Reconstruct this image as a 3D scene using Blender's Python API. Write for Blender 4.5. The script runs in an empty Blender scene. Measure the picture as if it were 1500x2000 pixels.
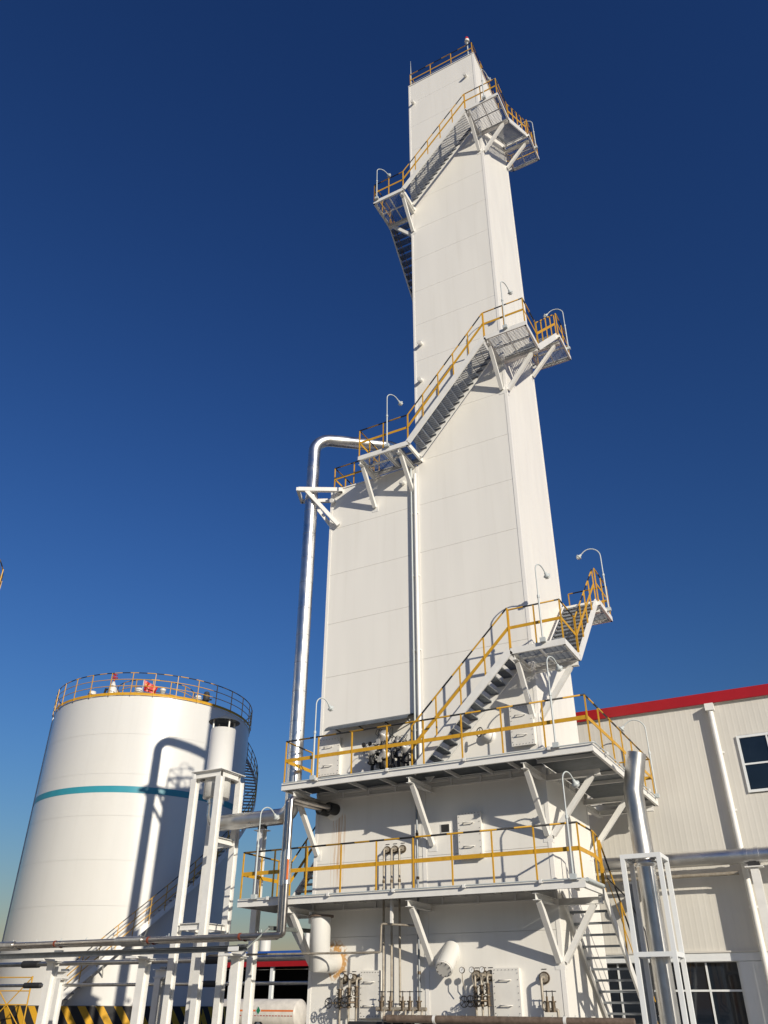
import bpy, math, random
from mathutils import Vector, Matrix
random.seed(7)
V = Vector
scene = bpy.context.scene
col = scene.collection

# ------------------------------------------------------------------ camera
F_PX, PITCH, YAW, ROLL, EYE = 1557.8, .55517, .50384, .0054264, 1.6
fwd = V((-math.sin(YAW)*math.cos(PITCH), math.cos(YAW)*math.cos(PITCH), math.sin(PITCH)))
_r = V((math.cos(YAW), math.sin(YAW), 0)); _u = _r.cross(fwd)
right = _r*math.cos(ROLL) + _u*math.sin(ROLL)
upv = -_r*math.sin(ROLL) + _u*math.cos(ROLL)
cd = bpy.data.cameras.new('camera'); cam = bpy.data.objects.new('camera', cd); col.objects.link(cam)
cd.sensor_fit = 'VERTICAL'; cd.sensor_height = 36; cd.lens = 36*F_PX/2000
cd.clip_start = .1; cd.clip_end = 4000
M = Matrix((right, upv, -fwd)).transposed().to_4x4(); M.translation = V((0, 0, EYE)); cam.matrix_world = M
scene.camera = cam
# ------------------------------------------------------------------ light
SUN_V = V((1.53, -1, .655)).normalized()           # towards the sun
elev = math.asin(SUN_V.z); rot = math.atan2(SUN_V.x, SUN_V.y)
w = bpy.data.worlds.new('World'); scene.world = w; w.use_nodes = True
wn, wl = w.node_tree.nodes, w.node_tree.links
sky = wn.new('ShaderNodeTexSky'); sky.sky_type = 'NISHITA'; sky.sun_disc = False
sky.sun_elevation = elev; sky.sun_rotation = rot; sky.altitude = 0; sky.air_density = 2.0; sky.dust_density = 0.0; sky.ozone_density = 10.0
gm = wn.new('ShaderNodeGamma'); gm.inputs['Gamma'].default_value = 1.4
tint = wn.new('ShaderNodeMix'); tint.data_type = 'RGBA'; tint.blend_type = 'MULTIPLY'; tint.inputs['Factor'].default_value = 1; tint.inputs['B'].default_value = (1.0, .81, .93, 1)
wl.new(sky.outputs[0], gm.inputs['Color']); wl.new(gm.outputs[0], tint.inputs['A']); wl.new(tint.outputs['Result'], wn['Background'].inputs[0]); wn['Background'].inputs[1].default_value = .050
sl = bpy.data.lights.new('sun', 'SUN'); sl.energy = 4.8; sl.angle = math.radians(.53); sl.color = (1, .915, .77)
so = bpy.data.objects.new('sun', sl); col.objects.link(so); so.rotation_euler = SUN_V.to_track_quat('Z', 'Y').to_euler()
so.location = (30, -20, 40)
vs = scene.view_settings; vs.view_transform = 'Standard'; vs.look = 'None'; vs.exposure = 0; vs.gamma = 1; vs.use_curve_mapping = False

# ------------------------------------------------------------------ pixel helpers (photo is 1500 x 2000)
def ray(x, y): return right*((x-750)/F_PX) - upv*((y-1000)/F_PX) + fwd
def onY(x, y, Y): d = ray(x, y); t = Y/d.y; return V((d.x*t, Y, d.z*t+EYE))
def onX(x, y, X): d = ray(x, y); t = X/d.x; return V((X, d.y*t, d.z*t+EYE))
def onZ(x, y, Z): d = ray(x, y); t = (Z-EYE)/d.z; return V((d.x*t, d.y*t, Z))

# ------------------------------------------------------------------ materials
MATS = {}
def mat(name, color, rough=.5, metal=0, var=.06, scale=(1, 1, 1), nscale=2.0, bump=0, bscale=8, color2=None, coat=0, detail=4, spec=.5, rvar=0, streak=0):
    m = bpy.data.materials.new(name); m.use_nodes = True; n, l = m.node_tree.nodes, m.node_tree.links
    b = n['Principled BSDF']; b.inputs['Roughness'].default_value = rough; b.inputs['Metallic'].default_value = metal
    b.inputs['Specular IOR Level'].default_value = spec
    if coat: b.inputs['Coat Weight'].default_value = coat; b.inputs['Coat Roughness'].default_value = .15
    g = n.new('ShaderNodeNewGeometry'); mp = n.new('ShaderNodeMapping'); mp.inputs['Scale'].default_value = scale
    l.new(g.outputs['Position'], mp.inputs[0])
    ns = n.new('ShaderNodeTexNoise'); ns.inputs['Scale'].default_value = nscale; ns.inputs['Detail'].default_value = detail; ns.inputs['Roughness'].default_value = .6
    l.new(mp.outputs[0], ns.inputs['Vector'])
    mx = n.new('ShaderNodeMix'); mx.data_type = 'RGBA'
    rmp = n.new('ShaderNodeMapRange'); rmp.inputs[1].default_value = .3; rmp.inputs[2].default_value = .7
    l.new(ns.outputs['Fac'], rmp.inputs[0]); l.new(rmp.outputs[0], mx.inputs['Factor'])
    c2 = color2 or tuple(c*(1-var*2) for c in color)
    mx.inputs['A'].default_value = (*c2, 1); mx.inputs['B'].default_value = (*color, 1)
    l.new(mx.outputs['Result'], b.inputs['Base Color'])
    if bump:
        n2 = n.new('ShaderNodeTexNoise'); n2.inputs['Scale'].default_value = bscale; n2.inputs['Detail'].default_value = 3
        l.new(mp.outputs[0], n2.inputs['Vector'])
        bp = n.new('ShaderNodeBump'); bp.inputs['Strength'].default_value = min(1, bump); bp.inputs['Distance'].default_value = .02
        l.new(n2.outputs['Fac'], bp.inputs['Height']); l.new(bp.outputs[0], b.inputs['Normal'])
    if rvar:
        n3 = n.new('ShaderNodeTexNoise'); n3.inputs['Scale'].default_value = 2.3; n3.inputs['Detail'].default_value = 5; l.new(mp.outputs[0], n3.inputs['Vector'])
        r3 = n.new('ShaderNodeMapRange'); r3.inputs[1].default_value = .3; r3.inputs[2].default_value = .7; r3.inputs[3].default_value = rough-rvar; r3.inputs[4].default_value = rough+rvar
        l.new(n3.outputs['Fac'], r3.inputs[0]); l.new(r3.outputs[0], b.inputs['Roughness'])
    last = mx
    if streak:
        mp2 = n.new('ShaderNodeMapping'); mp2.inputs['Scale'].default_value = (5, 5, .22); l.new(g.outputs['Position'], mp2.inputs[0])
        n4 = n.new('ShaderNodeTexNoise'); n4.inputs['Scale'].default_value = 1.0; n4.inputs['Detail'].default_value = 5; l.new(mp2.outputs[0], n4.inputs['Vector'])
        r4 = n.new('ShaderNodeMapRange'); r4.interpolation_type = 'SMOOTHSTEP'; r4.inputs[1].default_value = .5; r4.inputs[2].default_value = .8; r4.inputs[4].default_value = streak; l.new(n4.outputs['Fac'], r4.inputs[0])
        m4 = n.new('ShaderNodeMix'); m4.data_type = 'RGBA'; l.new(r4.outputs[0], m4.inputs['Factor']); l.new(mx.outputs['Result'], m4.inputs['A']); m4.inputs['B'].default_value = (color[0]*.62, color[1]*.58, color[2]*.52, 1)
        l.new(m4.outputs['Result'], b.inputs['Base Color']); last = m4
    MATS[name] = m; m['_mix'] = last.name; return m

def stripes(name, ca, cb, period, duty=.5, rough=.5, off=0.0):
    m = bpy.data.materials.new(name); m.use_nodes = True; n, l = m.node_tree.nodes, m.node_tree.links
    b = n['Principled BSDF']; b.inputs['Roughness'].default_value = rough
    at = n.new('ShaderNodeAttribute'); at.attribute_name = 'along'
    def mth(op, a, bb):
        q = n.new('ShaderNodeMath'); q.operation = op
        for i, z in enumerate((a, bb)):
            if isinstance(z, (int, float)): q.inputs[i].default_value = z
            else: l.new(z, q.inputs[i])
        return q.outputs[0]
    x = mth('ADD', at.outputs['Fac'], off + 1000*period)
    x = mth('MODULO', x, period); x = mth('LESS_THAN', x, period*duty)
    mx = n.new('ShaderNodeMix'); mx.data_type = 'RGBA'; l.new(x, mx.inputs['Factor'])
    mx.inputs['A'].default_value = (*cb, 1); mx.inputs['B'].default_value = (*ca, 1)
    ns = n.new('ShaderNodeTexNoise'); ns.inputs['Scale'].default_value = 14
    mm = n.new('ShaderNodeMix'); mm.data_type = 'RGBA'; mm.blend_type = 'MULTIPLY'; mm.inputs['Factor'].default_value = .25
    g = n.new('ShaderNodeNewGeometry'); l.new(g.outputs['Position'], ns.inputs['Vector'])
    l.new(mx.outputs['Result'], mm.inputs['A']); l.new(ns.outputs['Fac'], mm.inputs['B'])
    l.new(mm.outputs['Result'], b.inputs['Base Color']); MATS[name] = m; return m

YEL = (.62, .335, .02); BLK = (.018, .018, .02)
mat('tower_white', (.80, .78, .73), .42, streak=.12, rvar=.06, var=.018, scale=(1.1, 1.1, .16), nscale=1.7, bump=.12, bscale=1.1, detail=1)
mat('trim_white', (.82, .80, .76), .4, var=.02)
mat('steel_white', (.79, .78, .745), .40, var=.05, nscale=3.5, streak=.12, bump=.05, bscale=14)
mat('door_white', (.76, .74, .69), .45, var=.05, nscale=3, streak=.15)
mat('lamp_grey', (.50, .54, .54), .4, var=.04, nscale=6)
mat('yellow', YEL, .48, var=.10, nscale=9, streak=.15)
stripes('rail_stripe', YEL, BLK, .9)
stripes('hazard', (.70, .38, .02), BLK, .78, .45, .7)
mat('galv', (.30, .32, .34), .5, .6, var=.14, nscale=7)
mat('tray_grey', (.16, .175, .165), .55, .3, var=.15, nscale=8)
mat('galv_plate', (.15, .17, .19), .55, .4, var=.16, nscale=5)
mat('silver', (.74, .735, .72), .34, 1, var=.07, rvar=.09, scale=(1, 1, .6), nscale=4, bump=.08, bscale=5)
mat('silver_old', (.60, .59, .57), .38, 1, rvar=.10, var=.14, scale=(1, 1, .4), nscale=6, bump=.12, bscale=9)
mat('silver_dark_reflection', (.50, .47, .44), .33, 1, rvar=.08, var=.12, nscale=5)  # silver darkened in colour to stand for dark surroundings mirrored in the thin pipes
mat('tank_white', (.69, .68, .645), .33, streak=.07, rvar=.05, var=.02, scale=(1, 1, .3), nscale=.8, bump=.04, bscale=1.2, coat=.5)
mat('teal', (.04, .29, .37), .35, var=.04)
mat('clad', (.655, .63, .57), .5, streak=.10, var=.04, scale=(1, 1, .2), nscale=2)
mat('clad_red', (.36, .010, .014), .35, var=.06, nscale=3)
mat('blue_roof', (.02, .10, .42), .5)
mat('frame_white', (.74, .76, .76), .45, var=.03)
mat('glass', (.012, .018, .028), .04, var=.2, nscale=1.5, spec=.7, bump=.06, bscale=.9)
mat('dark', (.012, .012, .014), .7)
mat('dark_grey', (.03, .03, .032), .6, var=.2)
mat('rust_pipe', (.19, .14, .105), .6, var=.2, nscale=9, bump=.3, bscale=30, color2=(.10, .07, .05))
mat('pipe_tan', (.44, .40, .33), .5, .3, var=.18, nscale=10, color2=(.27, .225, .17))
mat('bronze', (.16, .12, .08), .45, .6, var=.2, nscale=14, bump=.2, bscale=40)
mat('rust', (.26, .055, .025), .8, var=.2, nscale=20)
mat('red_paint', (.52, .02, .015), .45)
mat('orange', (.78, .20, .05), .5)
mat('green', (.02, .22, .10), .5)
mat('truck_white', (.66, .62, .55), .4, var=.12, nscale=2)
mat('concrete', (.24, .225, .20), .85, var=.1, nscale=.6, bump=.3, bscale=6)
mat('gauge_face', (.8, .8, .78), .3)
mat('actuator', (.45, .44, .42), .4, .2, var=.15, nscale=12)
mat('black_paint', (.02, .02, .022), .4)
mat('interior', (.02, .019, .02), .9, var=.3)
mat('lens_red', (.5, .03, .02), .2)
mat('glass_lamp', (.75, .78, .78), .1)
mat('ink', (.05, .05, .055), .6)
stripes('dash_red', (.5, .05, .03), (.64, .60, .53), .28, .55)

def rusty_wall():
    """the tower paint with rust runs below the pipe penetrations on the left block"""
    m = MATS['tower_white'].copy(); m.name = 'tower_white_rust'; n, l = m.node_tree.nodes, m.node_tree.links
    b = n['Principled BSDF']; base = n[m['_mix']].outputs['Result']
    g = n.new('ShaderNodeNewGeometry'); sp = n.new('ShaderNodeSeparateXYZ'); l.new(g.outputs['Position'], sp.inputs[0])
    def mth(op, a, bb=0.0, c=0.0):
        q = n.new('ShaderNodeMath'); q.operation = op
        for i, z in enumerate((a, bb, c)):
            if isinstance(z, (int, float)): q.inputs[i].default_value = z
            else: l.new(z, q.inputs[i])
        return q.outputs[0]
    def ss(x, a, bb):
        q = n.new('ShaderNodeMapRange'); q.interpolation_type = 'SMOOTHSTEP'; q.inputs[1].default_value = a; q.inputs[2].default_value = bb; l.new(x, q.inputs[0]); return q.outputs[0]
    mp = n.new('ShaderNodeMapping'); mp.inputs['Scale'].default_value = (34, 1, .55); l.new(g.outputs['Position'], mp.inputs[0])
    ns = n.new('ShaderNodeTexNoise'); ns.inputs['Scale'].default_value = 1.3; ns.inputs['Detail'].default_value = 6; l.new(mp.outputs[0], ns.inputs['Vector'])
    streak = ss(ns.outputs['Fac'], .55, .63)
    bx = mth('MULTIPLY', ss(sp.outputs['X'], -13.35, -13.15), ss(sp.outputs['X'], -12.72, -12.86))
    bz = mth('MULTIPLY', ss(sp.outputs['Z'], 6.45, 6.30), ss(sp.outputs['Z'], 4.0, 5.4))
    f1 = mth('MULTIPLY', mth('MULTIPLY', bx, bz), streak)
    core = mth('MULTIPLY', mth('MULTIPLY', ss(sp.outputs['X'], -13.06, -13.04), ss(sp.outputs['X'], -12.97, -12.99)), mth('MULTIPLY', bz, mth('ADD', .35, mth('MULTIPLY', ns.outputs['Fac'], .7))))
    f1 = mth('MAXIMUM', f1, mth('MULTIPLY', core, .75))
    # ring stain round the duct penetration
    dx = mth('SUBTRACT', sp.outputs['X'], -13.0); dz = mth('SUBTRACT', sp.outputs['Z'], 2.66)
    rr = mth('SQRT', mth('ADD', mth('MULTIPLY', dx, dx), mth('MULTIPLY', mth('MULTIPLY', dz, dz), .75)))
    n2 = n.new('ShaderNodeTexNoise'); n2.inputs['Scale'].default_value = 7; n2.inputs['Detail'].default_value = 5; l.new(g.outputs['Position'], n2.inputs['Vector'])
    ring = mth('MULTIPLY', ss(mth('ADD', rr, mth('MULTIPLY', n2.outputs['Fac'], .5)), .70, .56), ss(n2.outputs['Fac'], .36, .50))
    drip = mth('MULTIPLY', mth('MULTIPLY', mth('MULTIPLY', ss(sp.outputs['X'], -13.0, -12.9), ss(sp.outputs['X'], -12.35, -12.6)), mth('MULTIPLY', ss(sp.outputs['Z'], 2.5, 2.3), ss(sp.outputs['Z'], 1.9, 2.2))), mth('MULTIPLY', streak, .6))
    f = mth('MINIMUM', mth('MAXIMUM', mth('MAXIMUM', f1, ring), drip), .88)
    mx = n.new('ShaderNodeMix'); mx.data_type = 'RGBA'; l.new(f, mx.inputs['Factor']); l.new(base, mx.inputs['A']); mx.inputs['B'].default_value = (.50, .24, .035, 1)
    l.new(mx.outputs['Result'], b.inputs['Base Color']); MATS[m.name] = m
rusty_wall()

# ------------------------------------------------------------------ mesh helpers
def children_loc(o): return o.location if o is not None else V((0, 0, 0))
WLOC = {}
class MB:
    def __init__(s): s.v, s.f, s.a, s.sm = [], [], [], []
    def add(s, vs, fs, along=None, smooth=False):
        o = len(s.v); s.v += [V(p) for p in vs]; s.a += (along if along else [0.0]*len(vs))
        s.f += [tuple(i+o for i in f) for f in fs]; s.sm += [smooth]*len(fs); return s
    def box(s, a, b):
        x0, y0, z0 = a; x1, y1, z1 = b
        return s.add([(x0,y0,z0),(x1,y0,z0),(x1,y1,z0),(x0,y1,z0),(x0,y0,z1),(x1,y0,z1),(x1,y1,z1),(x0,y1,z1)],
                     [(0,3,2,1),(4,5,6,7),(0,1,5,4),(1,2,6,5),(2,3,7,6),(3,0,4,7)])
    def frame(s, d, up):
        d = d.normalized(); up = V(up)
        if abs(d.dot(up.normalized())) > .99: up = V((1, 0, 0)) if abs(d.x) < .9 else V((0, 1, 0))
        sd = d.cross(up).normalized(); return sd, sd.cross(d).normalized()
    def prof(s, p0, p1, pts, up=(0, 0, 1)):
        p0, p1 = V(p0), V(p1); sd, u = s.frame(p1-p0, up); n = len(pts)
        vs = [p + sd*x + u*y for p in (p0, p1) for x, y in pts]
        fs = [(i, (i+1) % n, (i+1) % n+n, i+n) for i in range(n)]
        return s.add(vs, fs+[tuple(range(n-1, -1, -1)), tuple(range(n, 2*n))])
    def obox(s, p0, p1, w, h, up=(0, 0, 1)): return s.prof(p0, p1, [(-w/2,-h/2),(w/2,-h/2),(w/2,h/2),(-w/2,h/2)], up)
    def ibeam(s, p0, p1, w, h, t=.012, up=(0, 0, 1)):
        a, b = w/2, h/2; k = t/2
        return s.prof(p0, p1, [(-a,-b),(a,-b),(a,-b+t),(k,-b+t),(k,b-t),(a,b-t),(a,b),(-a,b),(-a,b-t),(-k,b-t),(-k,-b+t),(-a,-b+t)], up)
    def chan(s, p0, p1, w, h, t=.012, up=(0, 0, 1), flip=1):
        b = h/2; P = [(0,-b),(w,-b),(w,-b+t),(t,-b+t),(t,b-t),(w,b-t),(w,b),(0,b)]
        P = [(x*flip, y) for x, y in P]
        return s.prof(p0, p1, P if flip > 0 else P[::-1], up)
    def tube(s, pts, r, n=10, caps=True, rs=None):
        pts = [V(p) for p in pts]; m = len(pts); vs, al = [], []; acc = 0
        t0 = (pts[1]-pts[0]).normalized(); u = t0.cross(V((0, 0, 1)))
        if u.length < .1: u = t0.cross(V((1, 0, 0)))
        u.normalize()
        for i, p in enumerate(pts):
            if i: acc += (p-pts[i-1]).length
            a = (p-pts[i-1]).normalized() if i else t0; b = (pts[i+1]-p).normalized() if i < m-1 else a
            t = (a+b); t = t.normalized() if t.length > 1e-6 else a
            u = (u - t*u.dot(t)); u = u.normalized() if u.length > 1e-6 else t.orthogonal().normalized()
            w_ = t.cross(u); k = 1/max(.5, t.dot(b)); rad = rs[i] if rs else r
            bn = (b-a); bn = bn - t*bn.dot(t)
            for j in range(n):
                th = 2*math.pi*j/n; o = u*math.cos(th) + w_*math.sin(th)
                if bn.length > 1e-4: q = bn.normalized(); o = o + q*(o.dot(q)*(k-1))
                vs.append(p+o*rad); al.append(acc)
        fs = [(i*n+j, i*n+(j+1) % n, (i+1)*n+(j+1) % n, (i+1)*n+j) for i in range(m-1) for j in range(n)]
        s.add(vs, fs, al, True)
        if caps:
            s.add(vs[:n], [tuple(range(n-1, -1, -1))], al[:n]); s.add(vs[-n:], [tuple(range(n))], al[-n:])
        return s
    def cyl(s, p0, p1, r, n=16, r2=None):
        return s.tube([p0, p1], r, n, True, [r, r if r2 is None else r2])
    def lathe(s, c, prof, n=24, smooth=True, axis=V((0, 0, 1)), close=True):
        ax = V(axis).normalized(); u = ax.orthogonal().normalized(); w_ = ax.cross(u); c = V(c); vs, al = [], []
        for r, z in prof:
            for j in range(n):
                th = 2*math.pi*j/n; vs.append(c+ax*z+(u*math.cos(th)+w_*math.sin(th))*r); al.append(th*r)
        m = len(prof); fs = [(i*n+j, i*n+(j+1) % n, (i+1)*n+(j+1) % n, (i+1)*n+j) for i in range(m-1) for j in range(n)]
        return s.add(vs, fs, al, smooth)
    def torus(s, c, R, r, axis, n=20, k=6):
        ax = V(axis).normalized(); u = ax.orthogonal().normalized(); w_ = ax.cross(u)
        pts = [V(c)+(u*math.cos(2*math.pi*i/n)+w_*math.sin(2*math.pi*i/n))*R for i in range(n)]
        vs, fs = [], []
        for i, p in enumerate(pts):
            rad = (p-V(c)).normalized()
            for j in range(k):
                th = 2*math.pi*j/k; vs.append(p+rad*(r*math.cos(th))+ax*(r*math.sin(th)))
        fs = [(i*k+j, ((i+1) % n)*k+j, ((i+1) % n)*k+(j+1) % k, i*k+(j+1) % k) for i in range(n) for j in range(k)]
        return s.add(vs, fs, None, True)
    def mesh(s, name, m, origin=V((0, 0, 0))):
        me = bpy.data.meshes.new(name); me.from_pydata([p-origin for p in s.v], [], s.f)
        if any(s.sm): me.polygons.foreach_set('use_smooth', s.sm)
        if any(s.a):
            at = me.attributes.new('along', 'FLOAT', 'POINT'); at.data.foreach_set('value', s.a)
        me.materials.append(MATS[m]); me.update(); return me
    def build(s, name, m, parent=None, label=None, kind=None):
        """vertices are in world coordinates; the object sits at its own base"""
        c = V((sum(p.x for p in s.v)/len(s.v), sum(p.y for p in s.v)/len(s.v), min(p.z for p in s.v)))
        o = bpy.data.objects.new(name, s.mesh(name, m, c)); col.objects.link(o)
        return place(o, c, parent, label, kind)
def place(o, c, parent=None, label=None, kind=None):
    WLOC[o.name] = V(c)
    if parent: o.parent = parent; o.location = V(c)-WLOC[parent.name]
    else: o.location = V(c)
    if label: o['label'] = label
    if kind: o['kind'] = kind
    return o
def inst(name, me, c, parent, rotz=0):
    o = bpy.data.objects.new(name, me); col.objects.link(o); place(o, c, parent); o.rotation_euler = (0, 0, rotz); return o
def thing(name, label, cat, loc, group=None):
    o = bpy.data.objects.new(name, None); o.empty_display_size = .3; col.objects.link(o); place(o, V(loc)); return tag(o, label, cat, group)
def tag(o, label, cat, group=None):
    o['label'] = label; o['category'] = cat
    if group: o['group'] = group
    return o
def arc(c, u, w_, R, a0, a1, n=8):
    return [V(c)+V(u)*(R*math.cos(a0+(a1-a0)*i/n))+V(w_)*(R*math.sin(a0+(a1-a0)*i/n)) for i in range(n+1)]
def bend(pts, R, n=8):
    """polyline with rounded corners"""
    pts = [V(p) for p in pts]; out = [pts[0]]
    for i in range(1, len(pts)-1):
        a = (pts[i-1]-pts[i]).normalized(); b = (pts[i+1]-pts[i]).normalized(); ang = a.angle(b)
        rr = R[i-1] if isinstance(R, (list, tuple)) else R
        d = min(rr/math.tan(ang/2), (pts[i-1]-pts[i]).length*.49, (pts[i+1]-pts[i]).length*.49)
        p0, p1 = pts[i]+a*d, pts[i]+b*d
        for k in range(n+1):
            t = k/n; out.append(p0*(1-t)**2 + pts[i]*(2*t*(1-t)) + p1*t*t) if ang > 2.6 else None
        if ang <= 2.6:
            bis = (a+b).normalized(); ce = pts[i]+bis*(d/math.cos(ang/2)); r_ = (p0-ce).length
            u = (p0-ce)/r_; q = (p1-ce)/r_; th = u.angle(q); ww = (q-u*u.dot(q)).normalized()
            out += [ce+u*(r_*math.cos(th*k/n))+ww*(r_*math.sin(th*k/n)) for k in range(n+1)]
    return out+[pts[-1]]

# ------------------------------------------------------------------ setting
g = MB().add([(-1500,-800,0),(1500,-800,0),(1500,2200,0),(-1500,2200,0)], [(0,1,2,3)]).build('ground', 'concrete'); g['kind'] = 'structure'

# ------------------------------------------------------------------ the tower
TX0, TX1, TY0, TY1, BX0 = -10.25, -6.67, 21.0, 24.75, -13.83
TOP, BTOP = 41.8, 18.0
tower = thing('cold_box_tower', 'tall white panelled process tower with a lower block joined to its side', 'tower', ((TX0+TX1)/2, 22.9, 0))
T = .03
core = MB().box((TX0+T, TY0+T, 0), (TX1-T, TY1-T, TOP-.02)).box((BX0+T, TY0+T, 0), (TX0+T+.01, TY1-T, BTOP-.02)).build('core', 'trim_white', tower)
SE = [0, 1.32, 3.2, 5.08, 6.96, 8.84, 10.72, 12.6, 14.47, 16.34, 18.19, 20.07, 22.95, 24.87, 26.78, 28.71, 30.62, 32.58, 34.45, 36.35, 38.27, 40.23, TOP]
SB = [0, 1.32, 3.2, 5.08, 6.96, 8.84, 10.72, 12.6, 14.47, 16.34, BTOP]
G = .0045
def panel(a, b, m='tower_white'): MB().box(a, b).build('panel', m, tower)
for i in range(len(SE)-1):
    z0, z1 = SE[i]+G, SE[i+1]-G
    panel((TX0+.06, TY0, z0), (TX1-T, TY0+T-.001, z1))                         # front
    panel((TX1-T+.001, TY0, z0-.0035), (TX1, TY1, z1+.0035))                               # right
    panel((TX0, TY1-T+.001, z0), (TX1-T, TY1, z1))                             # back
    if z0 > BTOP-.1: panel((TX0, TY0, max(z0, BTOP+.02)), (TX0+T-.001, TY1-T, z1))
for i in range(len(SB)-1):
    z0, z1 = SB[i]+G, SB[i+1]-G
    panel((BX0+T, TY0, z0), (TX0-.06, TY0+T-.001, z1), 'tower_white_rust' if z0 < 7.2 else 'tower_white')
    panel((BX0, TY0, z0), (BX0+T-.001, TY1, z1))
    panel((BX0+T, TY1-T+.001, z0), (TX0-.01, TY1, z1))
MB().box((TX0-.03, TY0-.03, TOP), (TX1+.03, TY1+.03, TOP+.05)).build('roof', 'trim_white', tower)
MB().box((BX0-.03, TY0-.03, BTOP), (TX0-.004, TY1+.03, BTOP+.05)).build('roof', 'trim_white', tower)
for x, y, sx, zt in ((TX1, TY0, -1, TOP), (BX0, TY0, 1, BTOP), (TX1, TY1, -1, TOP)):
    sy = 1 if y == TY0 else -1
    m = MB(); k = .012
    m.box((min(x-sx*k, x+sx*.09), min(y-sy*k, y-sy*.002), 0), (max(x-sx*k, x+sx*.09), max(y-sy*k, y-sy*.002), zt-.01))
    m.box((min(x-sx*k, x-sx*.002), min(y, y+sy*.09), 0), (max(x-sx*k, x-sx*.002), max(y, y+sy*.09), zt-.01))
    m.build('corner_trim', 'trim_white', tower)
MB().box((TX0-.055, TY0-.016, 0), (TX0+.055, TY0+.02, BTOP-.02)).build('joint_strip', 'trim_white', tower)
MB().box((TX0-.02, TY0-.012, BTOP+.06), (TX0+.06, TY0+.02, TOP-.01)).build('corner_trim', 'trim_white', tower)
# vertical conduits in the joint
MB().cyl((TX0-.02, TY0-.13, 7.1), (TX0-.02, TY0-.13, 17.6), .055, 12).build('conduit', 'steel_white', tower)
MB().cyl((TX0-.19, TY0-.10, 7.1), (TX0-.19, TY0-.10, 18.4), .03, 10).build('conduit', 'lamp_grey', tower)
for z in (8.5, 11, 13.6, 16): MB().box((TX0-.22, TY0-.12, z), (TX0+.03, TY0-.01, z+.04)).build('clip', 'steel_white', tower)
# hooded vents
for x, z in ((-9.94, 23.72), (-9.98, 21.86), (-7.15, 40.1), (-10.0, 40.1), (-13.69, 17.5), (-10.79, 17.4)):
    c = MB().cyl((x, TY0+.01, z+.05), (x, TY0-.20, z-.02), .085, 14).build('vent_cap', 'steel_white', tower)
    MB().cyl((x, TY0-.196, z-.019), (x, TY0-.206, z-.022), .07, 14).build('end_plate', 'trim_white', c)
# access doors
def access_door(x0, x1, z0, z1, t=.13):
    d = MB().box((x0, TY0-t, z0), (x1, TY0+.002, z1)).build('access_door', 'door_white', tower)
    f = MB(); n = 7; k = .05
    f.box((x0-.012, TY0-t-.014, z0-.012), (x1+.012, TY0-t-.0005, z1+.012)); f.build('cover_plate', 'door_white', d)
    b = MB(); 
    for i in range(n):
        for zz in (z0+.03, z1-.03): b.cyl((x0+.05+(x1-x0-.1)*i/(n-1), TY0-t-.014, zz), (x0+.05+(x1-x0-.1)*i/(n-1), TY0-t-.03, zz), .008, 6)
        for xx in (x0+.03, x1-.03): b.cyl((xx, TY0-t-.014, z0+.1+(z1-z0-.2)*i/(n-1)), (xx, TY0-t-.03, z0+.1+(z1-z0-.2)*i/(n-1)), .008, 6)
    b.build('bolts', 'dark_grey', d, kind='stuff')
    cx = (x0+x1)/2-.02
    for zz in (z0+(z1-z0)*.25, z0+(z1-z0)*.76):
        MB().tube([(cx-.14, TY0-t-.014, zz), (cx-.14, TY0-t-.08, zz), (cx+.14, TY0-t-.08, zz), (cx+.14, TY0-t-.014, zz)], .013, 8).build('handle', 'door_white', d)
for a in ((-13.74, -13.02, 7.55, 8.66), (-7.46, -6.82, 7.66, 8.73), (-9.17, -8.52, 4.92, 6.07), (-12.13, -11.54, 1.36, 2.39), (-8.42, -7.76, 1.38, 2.40)): access_door(*a)
v_ = MB().box((-9.75, TY0-.02, 5.62), (-9.47, TY0+.003, 5.86)).build('vent_frame', 'steel_white', tower)
MB().box((-9.73, TY0-.024, 5.64), (-9.49, TY0-.0205, 5.84)).build('recess_shade', 'dark_grey', v_)  # flat dark panel painted in place of the shaded vent recess

# ------------------------------------------------------------------ guardrails
POST = {}
def post_mesh(h):
    k = round(h, 3)
    if k not in POST: POST[k] = MB().obox((0, 0, 0), (0, 0, h), .036, .036, (0, 1, 0)).mesh('post', 'yellow')
    return POST[k]
def rail(parent, pts, h=1.12, sp=1.15, mid=.56, midh=.10, striped='rail_stripe', low=-.12, posts=True, pm='yellow', midt=.012):
    pts = [V(p) for p in pts]; up = V((0, 0, 1))
    MB().tube([p+up*h for p in pts], .024, 8).build('top_rail', striped, parent)
    m = MB()
    for a, b in zip(pts, pts[1:]): m.obox(a+up*mid, b+up*mid, midt, midh)
    m.build('mid_rail', pm, parent)
    if posts:
        done = []
        for a, b in zip(pts, pts[1:]):
            n = max(1, round((b-a).length/sp))
            for i in range(n+1):
                p = a+(b-a)*i/n
                if all((p-q).length > .2 for q in done):
                    done.append(p); inst('post', post_mesh(h-low), p+up*low, parent)
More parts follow.
